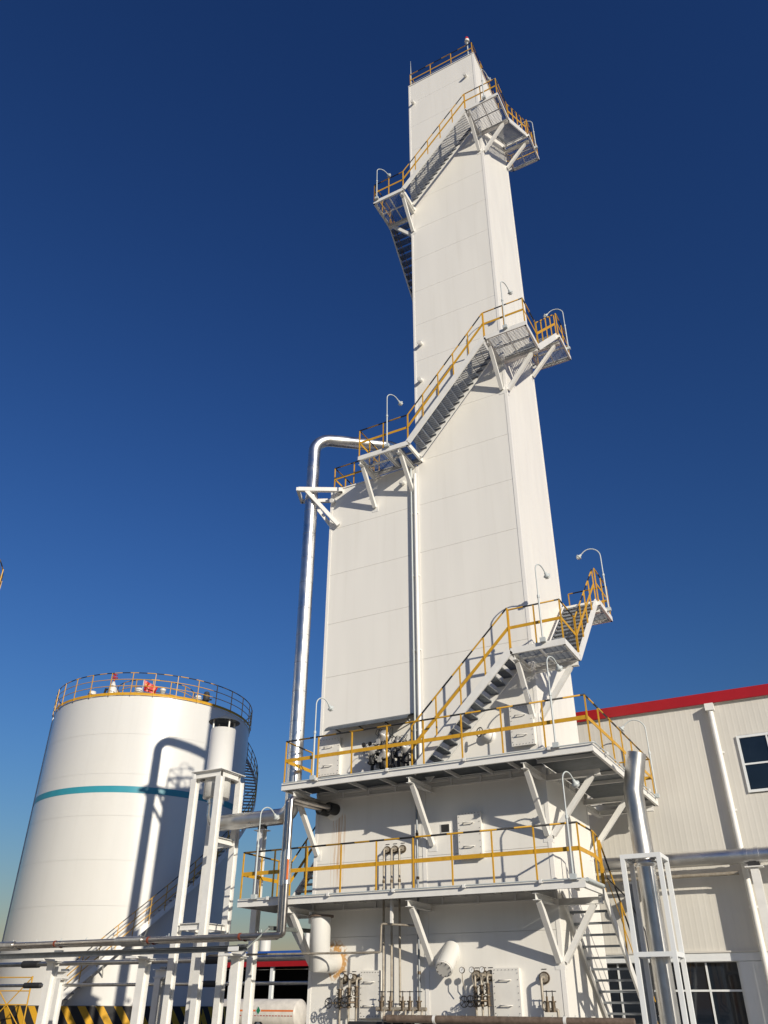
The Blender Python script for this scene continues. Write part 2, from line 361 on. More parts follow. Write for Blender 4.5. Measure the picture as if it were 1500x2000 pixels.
# ------------------------------------------------------------------ brackets, gratings
def bracket(parent, A, B, foot, w=.14, h=.15, m='steel_white'):
    """A outer end, B at wall (beam axis), foot on wall below B"""
    A, B, foot = V(A), V(B), V(foot); d = (A-B).normalized()
    o = MB().ibeam(B, A, w, h).build('bracket_beam', m, parent)
    MB().obox(A-d*.22-V((0, 0, h/2-.01)), foot+d*.03+V((0, 0, .05)), w*.9, .13, d).build('bracket_strut', m, parent)
    MB().obox(foot-V((0, 0, .12)), foot+V((0, 0, .16)), .24, .02, d).build('foot_plate', m, parent)
def grating(parent, x0, x1, y0, y1, z, along='x', pitch=.062, t=.006, hb=.026, cross=.15):
    m = MB(); 
    if along == 'x':
        n = int((y1-y0)/pitch)
        for i in range(n+1): y = y0+(y1-y0)*i/n; m.box((x0, y-t/2, z-hb), (x1, y+t/2, z))
        n = int((x1-x0)/cross)
        for i in range(n+1): x = x0+(x1-x0)*i/n; m.box((x-t/2, y0, z-hb*.7), (x+t/2, y1, z-.003))
    else:
        n = int((x1-x0)/pitch)
        for i in range(n+1): x = x0+(x1-x0)*i/n; m.box((x-t/2, y0, z-hb), (x+t/2, y1, z))
        n = int((y1-y0)/cross)
        for i in range(n+1): y = y0+(y1-y0)*i/n; m.box((x0, y-t/2, z-hb*.7), (x1, y+t/2, z-.003))
    return m.build('grating', 'galv', parent, kind='stuff')
def fascia(parent, p0, p1, h=.2, flip=1, name='fascia', m='steel_white', w=.07):
    return MB().chan(p0, p1, w, h, .010, flip=flip).build(name, m, parent)
def conduit(parent, pts, r=.017, clips=1.9, d=V((0, 1, 0))):
    pts = [V(p) for p in pts]
    MB().tube(bend(pts, .08, 4) if len(pts) > 2 else pts, r, 7).build('conduit', 'lamp_grey', parent)
    for a, b in zip(pts, pts[1:]):
        n = int((b-a).length/clips)
        for i in range(n):
            p = a+(b-a)*(i+.5)/n
            MB().box((p.x-.035, p.y-.035, p.z-.05), (p.x+.035, p.y+.035, p.z+.03)).build('conduit_clip', 'steel_white', parent)

# ------------------------------------------------------------------ upper service platform (U)
def ledger(parent, x0, x1, y, z, n):
    m = MB().box((x0, y-.07, z-.02), (x1, y-.004, z+.0)).box((x0, y-.07, z-.20), (x1, y-.004, z-.18)); m.build('ledger', 'steel_white', parent)
    for i in range(n+1):
        x = x0+.06+(x1-x0-.12)*i/n; MB().box((x-.03, y-.068, z-.179), (x+.03, y-.006, z-.021)).build('ledger_stub', 'steel_white', parent)
def ledger_y(parent, y0, y1, x, z, n):
    m = MB().box((x+.004, y0, z-.02), (x+.07, y1, z)).box((x+.004, y0, z-.20), (x+.07, y1, z-.18)); m.build('ledger', 'steel_white', parent)
    for i in range(n+1):
        y = y0+.06+(y1-y0-.12)*i/n; MB().box((x+.006, y-.03, z-.179), (x+.068, y+.03, z-.021)).build('ledger_stub', 'steel_white', parent)

UY, UZ, UX1, UX0, UYB = 19.5, 7.10, -4.93, -14.10, 26.6
up_ = thing('service_platform', 'upper white service platform wrapping the tower front and stack side, guarded by yellow rails', 'platform', (-9.5, 20.2, UZ))
fascia(up_, (UX0, UY, UZ-.1), (UX1, UY, UZ-.1), .2, -1)
fascia(up_, (UX1, UY+.001, UZ-.1), (UX1, UYB, UZ-.1), .2, -1)
fascia(up_, (UX0, TY0, UZ-.1), (UX0, UY+.001, UZ-.1), .2, -1)
fascia(up_, (UX1-.001, UYB, UZ-.1), (TX1-.4, UYB, UZ-.1), .2, -1)
n = 8
for i in range(n):
    a = UX0+.08+(TX1+.02-UX0-.08)*i/n; b = UX0+.08+(TX1+.02-UX0-.08)*(i+1)/n
    MB().box((a+.004, UY+.08, UZ-.012), (b-.004, TY0-.01, UZ-.004)).build('deck_plate', 'galv_plate', up_)
for i in range(5):
    a = UY+.08+(UYB-UY-.16)*i/5; b = UY+.08+(UYB-UY-.16)*(i+1)/5
    MB().box((TX1+.03, a+.004, UZ-.012), (UX1-.08, b-.004, UZ-.004)).build('deck_plate', 'galv_plate', up_)
for x in (-13.1, -12.1, -11.1, -9.1, -8.1, -7.3): MB().obox((x, UY+.08, UZ-.06), (x, TY0-.01, UZ-.06), .05, .09).build('joist', 'steel_white', up_)
for y in (20.4, 22.4, 23.4, 25.6): MB().obox((TX1+.02, y, UZ-.06), (UX1-.08, y, UZ-.06), .05, .09).build('joist', 'steel_white', up_)
ledger(up_, BX0, TX1, TY0, UZ-.06, 8); ledger_y(up_, TY0+.1, TY1, TX1, UZ-.06, 4)
for x in (-13.72, -10.0, -6.75): bracket(up_, (x, UY+.08, UZ-.32), (x, TY0, UZ-.32), (x, TY0, 5.30))
for y in (21.12, 24.5): bracket(up_, (UX1-.3, y, UZ-.32), (TX1, y, UZ-.32), (TX1, y, 5.30))
MB().ibeam((TX1, UYB-.35, UZ-.32), (UX1-.1, UYB-.35, UZ-.32), .14, .15).build('bracket_beam', 'steel_white', up_)
MB().ibeam((TX1-.1, TY1, UZ-.32), (TX1-.1, UYB, UZ-.32), .14, .15).build('bracket_beam', 'steel_white', up_)
e = .05
rail(up_, [(UX0+e, TY0-.05, UZ+.09), (UX0+e, UY+e, UZ+.09), (UX1-e, UY+e, UZ+.09), (UX1-e, UYB-e, UZ+.09), (UX1-1.0, UYB-e, UZ+.09)], 1.13, 1.12, .56, .10, low=-.09)
conduit(up_, [(UX0+.1, UY-.07, UZ-.015), (UX1+.07, UY-.07, UZ-.015), (UX1+.07, UYB-.3, UZ-.015)])

# ------------------------------------------------------------------ middle service platform (M)
MY, MZ, MX0, MX1, MYB = 19.58, 4.12, -15.38, -5.53, 22.0
mp_ = thing('service_platform', 'lower white service platform running past the lower block, guarded by yellow rails', 'platform', (-10, 20.2, MZ))
fascia(mp_, (MX0, MY, MZ-.1), (MX1, MY, MZ-.1), .2, -1)
fascia(mp_, (MX1, MY+.001, MZ-.1), (MX1, MYB-.9, MZ-.1), .2, -1)
fascia(mp_, (MX0, TY0+.4, MZ-.1), (MX0, MY+.001, MZ-.1), .2, -1)
fascia(mp_, (BX0-.02, TY0+.4, MZ-.1), (MX0+.001, TY0+.4, MZ-.1), .2, -1)
n = 8
for i in range(n):
    a = MX0+.08+(MX1-.1-MX0-.08)*i/n; b = MX0+.08+(MX1-.1-MX0-.08)*(i+1)/n
    MB().box((a+.004, MY+.08, MZ-.012), (b-.004, TY0-.01, MZ-.004)).build('deck_plate', 'galv_plate', mp_)
MB().box((MX0+.08, TY0-.006, MZ-.012), (BX0-.01, TY0+.39, MZ-.004)).build('deck_plate', 'galv_plate', mp_)
for x in (-14.4, -13.1, -12.1, -11.1, -9.1, -8.1, -7.3, -6.1): MB().obox((x, MY+.08, MZ-.06), (x, TY0-.01, MZ-.06), .05, .09).build('joist', 'steel_white', mp_)
ledger(mp_, BX0, TX1, TY0, MZ-.06, 7)
for x in (-13.72, -10.1, -6.76): bracket(mp_, (x, MY+.08, MZ-.32), (x, TY0, MZ-.32), (x, TY0, 2.48))
bracket(mp_, (MX1-.05, 21.12, MZ-.32), (TX1, 21.12, MZ-.32), (TX1, 21.12, 2.48), w=.16)
bracket(mp_, (MX0+.4, 21.2, MZ-.32), (BX0, 21.2, MZ-.32), (BX0, 21.2, 2.48))
rail(mp_, [(MX0+e, TY0+.35, MZ+.07), (MX0+e, MY+e, MZ+.07), (MX1-e, MY+e, MZ+.07), (MX1-e, 20.95, MZ+.07), (MX1-e, 21.3, MZ-.0)], 1.14, 1.14, .57, .10, low=-.07)
conduit(mp_, [(MX0+.1, MY-.07, MZ-.015), (MX1-.05, MY-.07, MZ-.015)])
MB().cyl((MX1+.045, MY+.05, MZ-.03), (MX1+.045, 21.05, MZ-.03), .045, 10).build('conduit', 'lamp_grey', mp_)

# ------------------------------------------------------------------ stair flights
TREAD = {}
def tread_mesh(wd, dep=.24):
    k = (round(wd, 2), dep)
    if k not in TREAD:
        m = MB()    # x = walking direction, y = width
        for i in range(7): x = -dep/2+dep*i/6; m.box((x-.0035, 0, -.035), (x+.0035, wd, 0))
        n = int(wd/.1)
        for i in range(n+1): y = wd*i/n; m.box((-dep/2, y-.003, -.03), (dep/2, y+.003, -.002))
        m.box((-dep/2-.006, 0, -.05), (-dep/2-.0036, wd, .002)); m.box((-dep/2, .001, -.06), (dep/2, .01, 0)); m.box((-dep/2, wd-.01, -.06), (dep/2, wd-.001, 0))
        TREAD[k] = m.mesh('tread', 'galv')
    return TREAD[k]
SOLID = {}
def flight(label, p0, p1, inward, wd, n, rails=True, both=False, sh=.22, off=.0, h=1.08, sp=1.0, extra=None):
    p0, p1, inw = V(p0), V(p1), V(inward); d = p1-p0; hd = V((d.x, d.y, 0)).normalized(); up = V((0, 0, 1))
    t = thing('stair_flight', label, 'stairs', p0+inw*wd/2, 'stair flights round the tower')
    for q, fl in ((p0, 1), (p0+inw*(wd-.05), -1)):
        dz = V((0, 0, -.06)); MB().obox(q+dz+inw*.025, q+d+dz+inw*.025, .05, sh).build('stringer', 'steel_white', t)
    me = tread_mesh(wd-.11); yv = V((-hd.y, hd.x, 0)); flipy = yv.dot(inw) < 0
    for i in range(1, n+1):
        p = p0+d*(i/(n+1.0)); base = p+inw*.053
        rz = math.atan2(hd.y, hd.x)
        if flipy: base = p+inw*(wd-.057)
        inst('tread', me, base-up*.02, t, rz)
    if rails: rail(t, [p0+inw*.02+up*.06, p1+inw*.02+up*.06], h, sp, .55, .09, low=-.14)
    if both: rail(t, [p0+inw*(wd-.02)+up*.06, p1+inw*(wd-.02)+up*.06], h, sp, .55, .06, low=-.14)
    return t
def landing(label, x0, x1, y0, y1, z, rails, brs, along='x'):
    t = thing('stair_landing', label, 'landing', ((x0+x1)/2, (y0+y1)/2, z), 'stair landings round the tower')
    zc = z-.09
    for a, b in (((x0, y0), (x1, y0)), ((x1, y0), (x1, y1)), ((x1, y1), (x0, y1)), ((x0, y1), (x0, y0))):
        d = (V((*b, 0))-V((*a, 0))).normalized()*.001; fascia(t, V((*a, zc))+d, V((*b, zc)), .18, -1)
    grating(t, x0+.07, x1-.07, y0+.07, y1-.07, z-.02, along)
    MB().obox(((x0+x1)/2, y0+.07, z-.09), ((x0+x1)/2, y1-.07, z-.09), .04, .07).build('joist', 'steel_white', t)
    MB().obox((x0+.07, (y0+y1)/2, z-.0901), (x1-.07, (y0+y1)/2, z-.0901), .03, .06).build('joist', 'steel_white', t)
    for r in rails: rail(t, r, 1.1, .95, .55, .09, low=-.1)
    for A, B, f in brs: bracket(t, A, B, f)
    return t
OY, OX, LX, YB2 = 19.8, -5.37, -6.93, 25.85
def corner_landing(label, z):
    return landing(label, LX, OX, OY, 21.2, z, [[(LX+.02, OY+.04, z+.06), (OX-.04, OY+.04, z+.06), (OX-.04, 21.2, z+.06)]],
        [((LX+.1, OY+.05, z-.26), (LX+.1, TY0, z-.26), (LX+.1, TY0, z-1.68)), ((OX-.05, 21.1, z-.26), (TX1, 21.1, z-.26), (TX1, 21.1, z-1.68))])
def back_landing(label, z):
    return landing(label, TX1-.02, OX+.1, 24.3, YB2, z, [[(OX+.06, 24.3, z+.06), (OX+.06, YB2-.04, z+.06), (TX1, YB2-.04, z+.06)]],
        [((OX, 24.55, z-.26), (TX1, 24.55, z-.26), (TX1, 24.55, z-1.6))])
# lowest round
flight('white stair climbing the tower front from the upper service platform beside the access door', (-10.0, OY, 7.08), (LX, OY, 10.03), (0, 1, 0), .95, 13, h=1.16)
corner_landing('grated corner landing above the small access door, lowest on the tower', 10.03)
flight('stair on the stack side of the tower climbing from the lowest corner landing', (OX, 21.2, 10.03), (OX, 24.3, 13.03), (-1, 0, 0), 1.1, 13)
back_landing('rear landing at the head of the lowest stack side stair', 13.03)
# middle round
W0, WZ = -12.0, 18.27
walk = landing('grated walkway hung on the front of the lower block roof beside the silver pipe', W0, -10.0, OY, TY0-.01, WZ,
    [[(W0+.04, TY0+.3, WZ+.06), (W0+.04, OY+.04, WZ+.06), (-10.0, OY+.04, WZ+.06)]],
    [((W0+.07, OY+.05, WZ-.26), (W0+.07, TY0, WZ-.26), (W0+.07, TY0, 16.7)), ((-10.4, OY+.05, WZ-.26), (-10.4, TY0, WZ-.26), (-10.4, TY0, 16.85))])
MB().obox((-10.9, OY+.07, WZ-.085), (-10.9, TY0-.08, WZ-.085), .07, .13).build('joist', 'steel_white', walk)
flight('white stair climbing the tower front from the block roof walkway', (-10.0, OY, WZ), (LX, OY, 21.78), (0, 1, 0), .95, 15)
corner_landing('grated corner landing halfway up the tower', 21.78)
flight('stair on the stack side of the tower climbing from the halfway landing', (OX, 21.2, 21.78), (OX, 24.3, 25.0), (-1, 0, 0), 1.1, 14)
back_landing('rear landing at the head of the halfway stack side stair', 25.0)
# back and left side of the upper tower
flight('stair on the tower back climbing away from the halfway rear landing', (TX1-.02, YB2, 25.0), (-10.2, YB2, 28.6), (0, -1, 0), 1.0, 15)
landing('rear landing on the tower corner facing the storage tank', -11.55, -10.2, 24.3, YB2, 28.6, [[(-10.2, YB2-.04, 28.66), (-11.51, YB2-.04, 28.66), (-11.51, 24.3, 28.66)]], [((-11.5, 24.55, 28.34), (TX0, 24.55, 28.34), (TX0, 24.55, 26.9))])
flight('dark stair hanging below the high landing on the tower side facing the storage tank', (-11.53, 24.3, 28.6), (-11.53, 21.3, 32.1), (1, 0, 0), 1.15, 14)
ll = landing('high landing on the tower corner facing the storage tank', -11.55, -10.06, OY, 21.3, 32.1, [[(-11.51, 21.3, 32.16), (-11.51, OY+.04, 32.16), (-10.06, OY+.04, 32.16)]],
    [((-10.18, OY+.05, 31.84), (-10.18, TY0, 31.84), (-10.18, TY0, 30.5)), ((-11.5, 21.2, 31.84), (TX0, 21.2, 31.84), (TX0, 21.2, 30.5))])
flight('white stair climbing the tower front to the highest corner landing', (-10.06, OY, 32.1), (LX, OY, 35.58), (0, 1, 0), .95, 15)
corner_landing('highest grated corner landing near the tower top', 35.58)
flight('stair on the stack side of the tower climbing from the highest corner landing', (OX, 21.2, 35.58), (OX, 24.3, 38.65), (-1, 0, 0), 1.1, 13)
back_landing('highest rear landing close below the tower roof', 38.65)
flight('last stair on the tower back climbing to the roof', (TX1-.02, YB2, 38.65), (-9.6, YB2, 41.8), (0, -1, 0), 1.0, 13)

# roof guardrail, beacon and lightning rod
rg = thing('guardrail', 'yellow and black guardrail round the flat tower roof', 'guardrail', ((TX0+TX1)/2, 22.9, TOP+.05))
q = .06; rail(rg, [(TX0+q, TY0+q, TOP+.05), (TX1-q, TY0+q, TOP+.05), (TX1-q, TY1-q, TOP+.05), (TX0+q, TY1-q, TOP+.05), (TX0+q, TY0+q, TOP+.05)], 1.1, 1.15, .6, .07, low=0)
MB().tube([(TX0+q, TY0+.02, TOP+.26), (TX1-q, TY0+.02, TOP+.26)], .012, 6).build('conduit', 'lamp_grey', rg)
bc = thing('beacon', 'aviation warning beacon on a short pole at the roof corner', 'beacon', (TX1-.3, TY0+.12, TOP+.05))
MB().cyl((TX1-.3, TY0+.12, TOP+.05), (TX1-.3, TY0+.12, TOP+1.5), .035, 10).build('pole', 'lamp_grey', bc)
MB().lathe((TX1-.3, TY0+.12, TOP+1.5), [(0, 0), (.12, 0), (.12, .16), (.08, .2)], 14).build('housing', 'steel_white', bc)
MB().lathe((TX1-.3, TY0+.12, TOP+1.7), [(.09, 0), (.10, .12), (.06, .24), (0, .27)], 14).build('lens', 'lens_red', bc)
lr = thing('lightning_rod', 'thin lightning rod on the tower roof corner', 'lightning rod', (TX0+.08, TY0+.1, TOP+.05))
MB().tube([(TX0+.08, TY0+.1, TOP+.05), (TX0+.08, TY0+.1, TOP+1.2), (TX0+.08, TY0+.1, TOP+2.5)], .02, 6, True, [.03, .025, .006]).build('rod', 'lamp_grey', lr)
MB().box((TX0+.0, TY0+.04, TOP+.05), (TX0+.16, TY0+.2, TOP+.09)).build('base_plate', 'lamp_grey', lr)
rb = thing('guardrail', 'short yellow guardrail on the lower block roof by the silver pipe', 'guardrail', (-13.0, 21.2, BTOP+.05))
rail(rb, [(BX0+.08, 22.6, BTOP+.05), (BX0+.08, TY0+.06, BTOP+.05), (W0-.05, TY0+.06, BTOP+.05)], 1.05, 1.0, .55, .08, low=0)

# ------------------------------------------------------------------ gooseneck lamps
def lamp(label, base, hgt, d, R=.26):
    """d = horizontal unit direction of the arm"""
    base, d = V(base), V(d).normalized(); up = V((0, 0, 1))
    t = thing('gooseneck_lamp', label, 'lamp', base, 'gooseneck lamps on the tower')
    MB().cyl(base+up*.08, base+up*hgt*.55, .026, 9).build('lower_pole', 'lamp_grey', t)
    top = base+up*(hgt-R)
    a = arc(top+d*R, -d, up, R, 0, math.radians(140), 10)
    end = a[-1]; dr = (a[-1]-a[-2]).normalized()
    MB().tube([base+up*hgt*.55] + a + [end+dr*.10], .018, 8).build('upper_pole', 'lamp_grey', t)
    MB().cyl(base+up*(hgt*.55-.04), base+up*(hgt*.55+.04), .038, 9).build('coupling', 'lamp_grey', t)
    b = MB().box(base-V((.075, .05, .03)), base+V((.075, .05, .09))).build('junction_box', 'lamp_grey', t)
    h = MB().lathe(end+dr*.08, [(0, 0), (.038, 0), (.042, .06), (.10, .09), (.105, .12), (.085, .13)], 14, True, dr).build('lamp_head', 'lamp_grey', t)
    MB().lathe(end+dr*.20, [(.08, 0), (.075, .04), (.04, .075), (0, .085)], 12, True, dr).build('glass', 'glass_lamp', h)
    g_ = MB(); g_.torus(end+dr*.25, .082, .005, dr, 14, 5); g_.build('guard_ring', 'lamp_grey', h)
FR, RT = (.25, 1, 0), (-1, -.15, 0)
lamp('gooseneck lamp on the upper platform beside the tall silver pipe', (-12.99, UY-.06, UZ), 2.42, FR)
lamp('gooseneck lamp on the upper platform near its front corner by the exhaust stack', (-5.82, UY-.06, UZ), 2.42, FR)
lamp('gooseneck lamp on the upper platform against the corrugated hall', (UX1+.06, 26.25, UZ), 2.42, RT, .34)
lamp('gooseneck lamp on the lower platform end by the silver elbow', (-14.78, MY-.06, MZ), 2.42, FR)
lamp('gooseneck lamp on the lower platform near its front corner by the exhaust stack', (-5.77, MY-.06, MZ), 2.42, FR)
lamp('gooseneck lamp on the lowest corner landing', (-5.95, OY-.06, 10.03), 2.42, FR)
lamp('gooseneck lamp on the rear landing above the lowest stack side stair', (OX+.16, 25.2, 13.0), 2.42, RT, .34)
lamp('gooseneck lamp on the block roof walkway', (-10.78, OY-.06, WZ), 2.42, (.5, 1, 0))
lamp('gooseneck lamp on the halfway corner landing', (-6.1, OY-.06, 21.75), 2.42, FR)
lamp('gooseneck lamp on the halfway rear landing', (OX+.16, 25.35, 25.0), 2.42, RT, .34)
lamp('gooseneck lamp on the high landing on the pipe side corner', (-11.34, OY-.06, 32.1), 2.2, (.6, .8, 0))
lamp('gooseneck lamp on the highest corner landing', (-5.98, OY-.06, 35.55), 2.42, FR)
lamp('gooseneck lamp on the highest rear landing', (OX+.16, 25.2, 38.6), 2.42, RT, .34)

# ------------------------------------------------------------------ tall silver pipe
PX, PY, PR, PZ = -14.47, 20.64, .235, 20.48
SIL = V((-17.45, 20.64, 0)); ZS = 6.45
sp_ = thing('insulated_pipe', 'tall silver clad pipe rising beside the block and bending onto its roof', 'pipe', (PX, PY, ZS))
end = V((-11.75, 22.75, 0))
path = bend([(PX, PY, ZS+.75), (PX, PY, PZ), (end.x, end.y, PZ), (end.x, end.y, BTOP+.05)], .62, 10)
MB().tube(path, PR, 24).build('vertical_run', 'silver', sp_)
MB().tube(bend([(PX, PY, ZS+.76), (PX, PY, ZS), (PX-1.0, PY, ZS)], .62, 10), PR-.002, 24).build('elbow', 'silver', sp_)
for z in [7.3+.98*i for i in range(13)]: MB().cyl((PX, PY, z-.012), (PX, PY, z+.012), PR+.004, 24).build('band', 'silver_old', sp_)
for i in range(12): MB().box((PX+PR*.55, PY-PR*.86, 7.32+.98*i), (PX+PR*.60, PY-PR*.81, 8.26+.98*i)).build('lap_seam', 'silver_old', sp_)
for k in range(1, 4):
    p = V((PX, PY, PZ))+(V((end.x-PX, end.y-PY, 0)))*(k*.25); dd = V((end.x-PX, end.y-PY, 0)).normalized()
    MB().cyl(p-dd*.012, p+dd*.012, PR+.005, 24).build('band', 'silver', sp_)
MB().tube([(PX-.99, PY, ZS), (SIL.x+.62, PY, ZS)], PR, 24).build('horizontal_run', 'silver', sp_)
MB().tube(bend([(SIL.x+.63, PY, ZS), (SIL.x, PY, ZS), (SIL.x, PY, 7.1)], .5, 10), PR-.003, 24).build('elbow', 'silver', sp_)
MB().cyl((SIL.x, PY, 7.05), (SIL.x, PY, 7.32), PR+.03, 24).build('collar', 'silver', sp_)
# steel bracket that steadies the pipe on the block corner
pb = thing('pipe_bracket', 'white steel triangle bracket holding the silver pipe off the block corner', 'bracket', (-13.7, 20.6, 16.4))
A, B = V((-14.72, 20.12, 17.9)), V((-13.30, 20.93, 17.9))
MB().obox(A, B, .12, .16).build('beam', 'steel_white', pb)
MB().obox(B-V((.1, -.0, .08))+V((0, .05, 0)), B-V((.1, -.0, 0))+V((0, .05, .08)), .2, .16).build('wall_plate', 'steel_white', pb)
MB().obox(A+(B-A)*.18-V((0, 0, .05)), (-13.42, 20.93, 16.42), .10, .14, (B-A)).build('strut', 'steel_white', pb)
A2, B2 = A+V((-.35, .75, 0)), V((BX0-.02, 21.45, 17.9))
MB().obox(A2, B2, .10, .14).build('beam', 'steel_white', pb)
MB().obox(A2+(B2-A2)*.3-V((0, 0, .05)), (BX0-.02, 21.45, 16.5), .09, .12, (B2-A2)).build('strut', 'steel_white', pb)
MB().obox(A+V((-.0, -.06, 0)), A2+V((-.02, .05, 0)), .1, .14).build('end_beam', 'steel_white', pb)

# ------------------------------------------------------------------ silencer on its stand
st = thing('steel_stand', 'white four legged steel stand carrying the vent silencer', 'stand', (SIL.x, SIL.y, 0)); hs = .5
ztop = 7.97
for sx in (-1, 1):
    for sy in (-1, 1): MB().ibeam((SIL.x+sx*hs, SIL.y+sy*hs, 0), (SIL.x+sx*hs, SIL.y+sy*hs, ztop-.2), .2, .2, .014, (0, 1, 0)).build('leg', 'steel_white', st)
for z in (ztop-.1, 5.9, 3.55):
    hh = .2 if z > 7 else .18
    for sg in (-1, 1):
        if z == 5.9 and sg == -1: continue
        MB().ibeam((SIL.x-hs+.101*(z < 7), SIL.y+sg*hs, z), (SIL.x+hs-.101*(z < 7), SIL.y+sg*hs, z), .15, hh).build('crossbeam', 'steel_white', st)
        MB().ibeam((SIL.x+sg*hs, SIL.y-hs+.11, z+.001), (SIL.x+sg*hs, SIL.y+hs-.11, z+.001), .15, hh-.01).build('crossbeam', 'steel_white', st)
m = MB().box((SIL.x-hs-.12, SIL.y-hs-.12, ztop), (SIL.x+hs+.12, SIL.y+hs+.12, ztop+.02)).build('top_plate', 'steel_white', st)
sn = thing('vent_silencer', 'white cylindrical vent silencer with a conical rain cap', 'silencer', (SIL.x, SIL.y, 7.2))
MB().lathe((SIL.x, SIL.y, 0), [(PR+.02, 7.22), (.42, 7.22), (.42, ztop-.001)], 32).build('lower_drum', 'tank_white', sn)
MB().lathe((SIL.x, SIL.y, 0), [(.46, ztop+.021), (.41, ztop+.10), (.41, 9.43), (.36, 9.43), (.36, 8.2), (0, 8.2)], 32).build('drum', 'tank_white', sn)
for k in range(4):
    th = math.radians(45+90*k+20); MB().cyl((SIL.x+.38*math.cos(th), SIL.y+.38*math.sin(th), 9.2), (SIL.x+.38*math.cos(th), SIL.y+.38*math.sin(th), 9.72), .03, 8).build('cap_post', 'tank_white', sn)
MB().lathe((SIL.x, SIL.y, 0), [(.52, 9.68), (0, 9.94), (0, 9.92), (.51, 9.665), (.52, 9.68)], 32).build('rain_cap', 'galv_plate', sn)

pc = thing('pipe_column', 'white steel column propping the horizontal silver pipe near the platform', 'column', (-15.5, PY, 0))
MB().ibeam((-15.52, PY, 0), (-15.52, PY, ZS-PR-.12), .2, .2, .014, (0, 1, 0)).build('shaft', 'steel_white', pc)
MB().box((-15.72, PY-.16, ZS-PR-.12), (-15.32, PY+.16, ZS-PR-.10)).build('cap_plate', 'steel_white', pc)
MB().box((-15.62, PY-.1, ZS-PR-.10), (-15.42, PY+.1, ZS-PR+.02)).build('saddle', 'dark_grey', pc)

# ------------------------------------------------------------------ twin thin silver pipes
TPY = 19.08
def thin_pipe(label, x, zh, zl, y, xl=-30, r=.075):
    t = thing('insulated_pipe', label, 'pipe', (x, y, zl), 'thin silver pipes')
    MB().tube(bend([(x+.28, TY0-.3, zh), (x, y, zh), (x, y, zl), (xl, y-.0, zl)], .09, 5), r, 14).build('run', 'silver_dark_reflection', t)
    MB().cyl((x, y, 4.35), (x, y, 5.2), r+.025, 16).build('sleeve', 'silver', t)
    for xx in (-24.5, -19.2): MB().cyl((xx, y, zl), (xx+1.0, y, zl), r+.035, 14).build('sleeve', 'silver_old', t)
    for k in range(14):
        xx = x-.7-1.05*k; MB().cyl((xx, y, zl+r), (xx, y, zl+r+.07), .012, 6).build('stud', 'lamp_grey', t)
    for xx in (-15.0, -18.2, -21.9): MB().cyl((xx+.18, y, zl), (xx+.24, y, zl), r+.012, 14).build('clamp', 'rust', t)
    c = V((x+.28, TY0, zh)); dd = (V((x+.28, TY0, zh))-V((x, y, zh))).normalized()
    MB().cyl(c-dd*.36, c+dd*.0, .165, 16).build('flange_sleeve', 'dark_grey', t)
    MB().cyl(c-dd*.36, c-dd*.32, .10, 16).build('collar', 'steel_white', t)
    return t
t1 = thin_pipe('front thin silver pipe bending down past the platforms to the pipe rack', -13.42, 6.55, 3.16, TPY)
t2 = thin_pipe('rear thin silver pipe running beside its twin to the pipe rack', -13.72, 6.55, 3.14, TPY+.24)
MB().lathe((-13.20, TY0, 6.55), [(0, .03), (.22, .03), (.30, .0)], 20, True, (0, -1, 0)).build('collar_plate', 'trim_white', tower)
MB().box((-13.36, TPY-.115, 4.45), (-13.33, TPY-.06, 4.95)).build('marker', 'orange', t1)
# ------------------------------------------------------------------ pipe rack columns, cable tray
def rack_col(label, x, y, zt, w_=.26):
    t = thing('rack_column', label, 'column', (x, y, 0), 'pipe rack columns')
    MB().ibeam((x, y, 0), (x, y, zt-.42), .24, .24, .014, (0, 1, 0)).build('shaft', 'steel_white', t)
    MB().obox((x-.0, y-.12, zt-.40), (x, y+.16, zt-.40), .36, .03).build('cap_plate', 'steel_white', t)
    MB().ibeam((x-.24, y+.02, zt-.27), (x+.24, y+.02, zt-.27), .26, .22).build('head_beam', 'steel_white', t)
    MB().box((x-.02, y-.04, zt-.16), (x+.22, y+.1, zt-.088)).build('pipe_shoe', 'galv', t)
for x, l in ((-14.9, 'white pipe rack column closest to the tower'), (-18.12, 'white pipe rack column beside the silencer stand'), (-21.75, 'white pipe rack column in front of the storage tank'), (-25.4, 'white pipe rack column at the far end of the rack')): rack_col(l, x, TPY+.12, 3.08)
for i, (x, y) in enumerate(((-25.1, 22.6), (-20.6, 22.6))):
    rack_col(('short white rear rack column before the striped tank base', 'rear rack column behind the silencer stand')[i], x, y, 2.75)
tr = thing('cable_tray', 'grey galvanised cable tray running along the pipe rack and up to the tower', 'cable tray', (-18, TPY-.2, 2.8))
MB().chan((-30, TPY-.28, 2.82), (-14.3, TPY-.28, 2.86), .20, .13, .006).build('tray', 'galv', tr)
MB().box((-30, TPY-.46, 2.885), (-14.3, TPY-.28, 2.893)).build('cover', 'galv', tr)
MB().obox((-14.32, TPY-.30, 2.86), (-13.95, TPY+.1, 3.34), .10, .04).build('tray_riser', 'tray_grey', tr)
MB().obox((-13.95, TPY+.1, 3.34), (-13.6, TY0-.15, 3.36), .06, .10).build('tray_branch', 'tray_grey', tr)
for x in (-14.9, -18.12, -21.75): MB().box((x-.2, TPY-.46, 2.70), (x+.2, TPY-.02, 2.752)).build('tray_support', 'steel_white', tr)
MB().box((-14.78, TPY-.482, 2.8), (-14.45, TPY-.462, 2.9)).build('label_plate', 'gauge_face', tr)
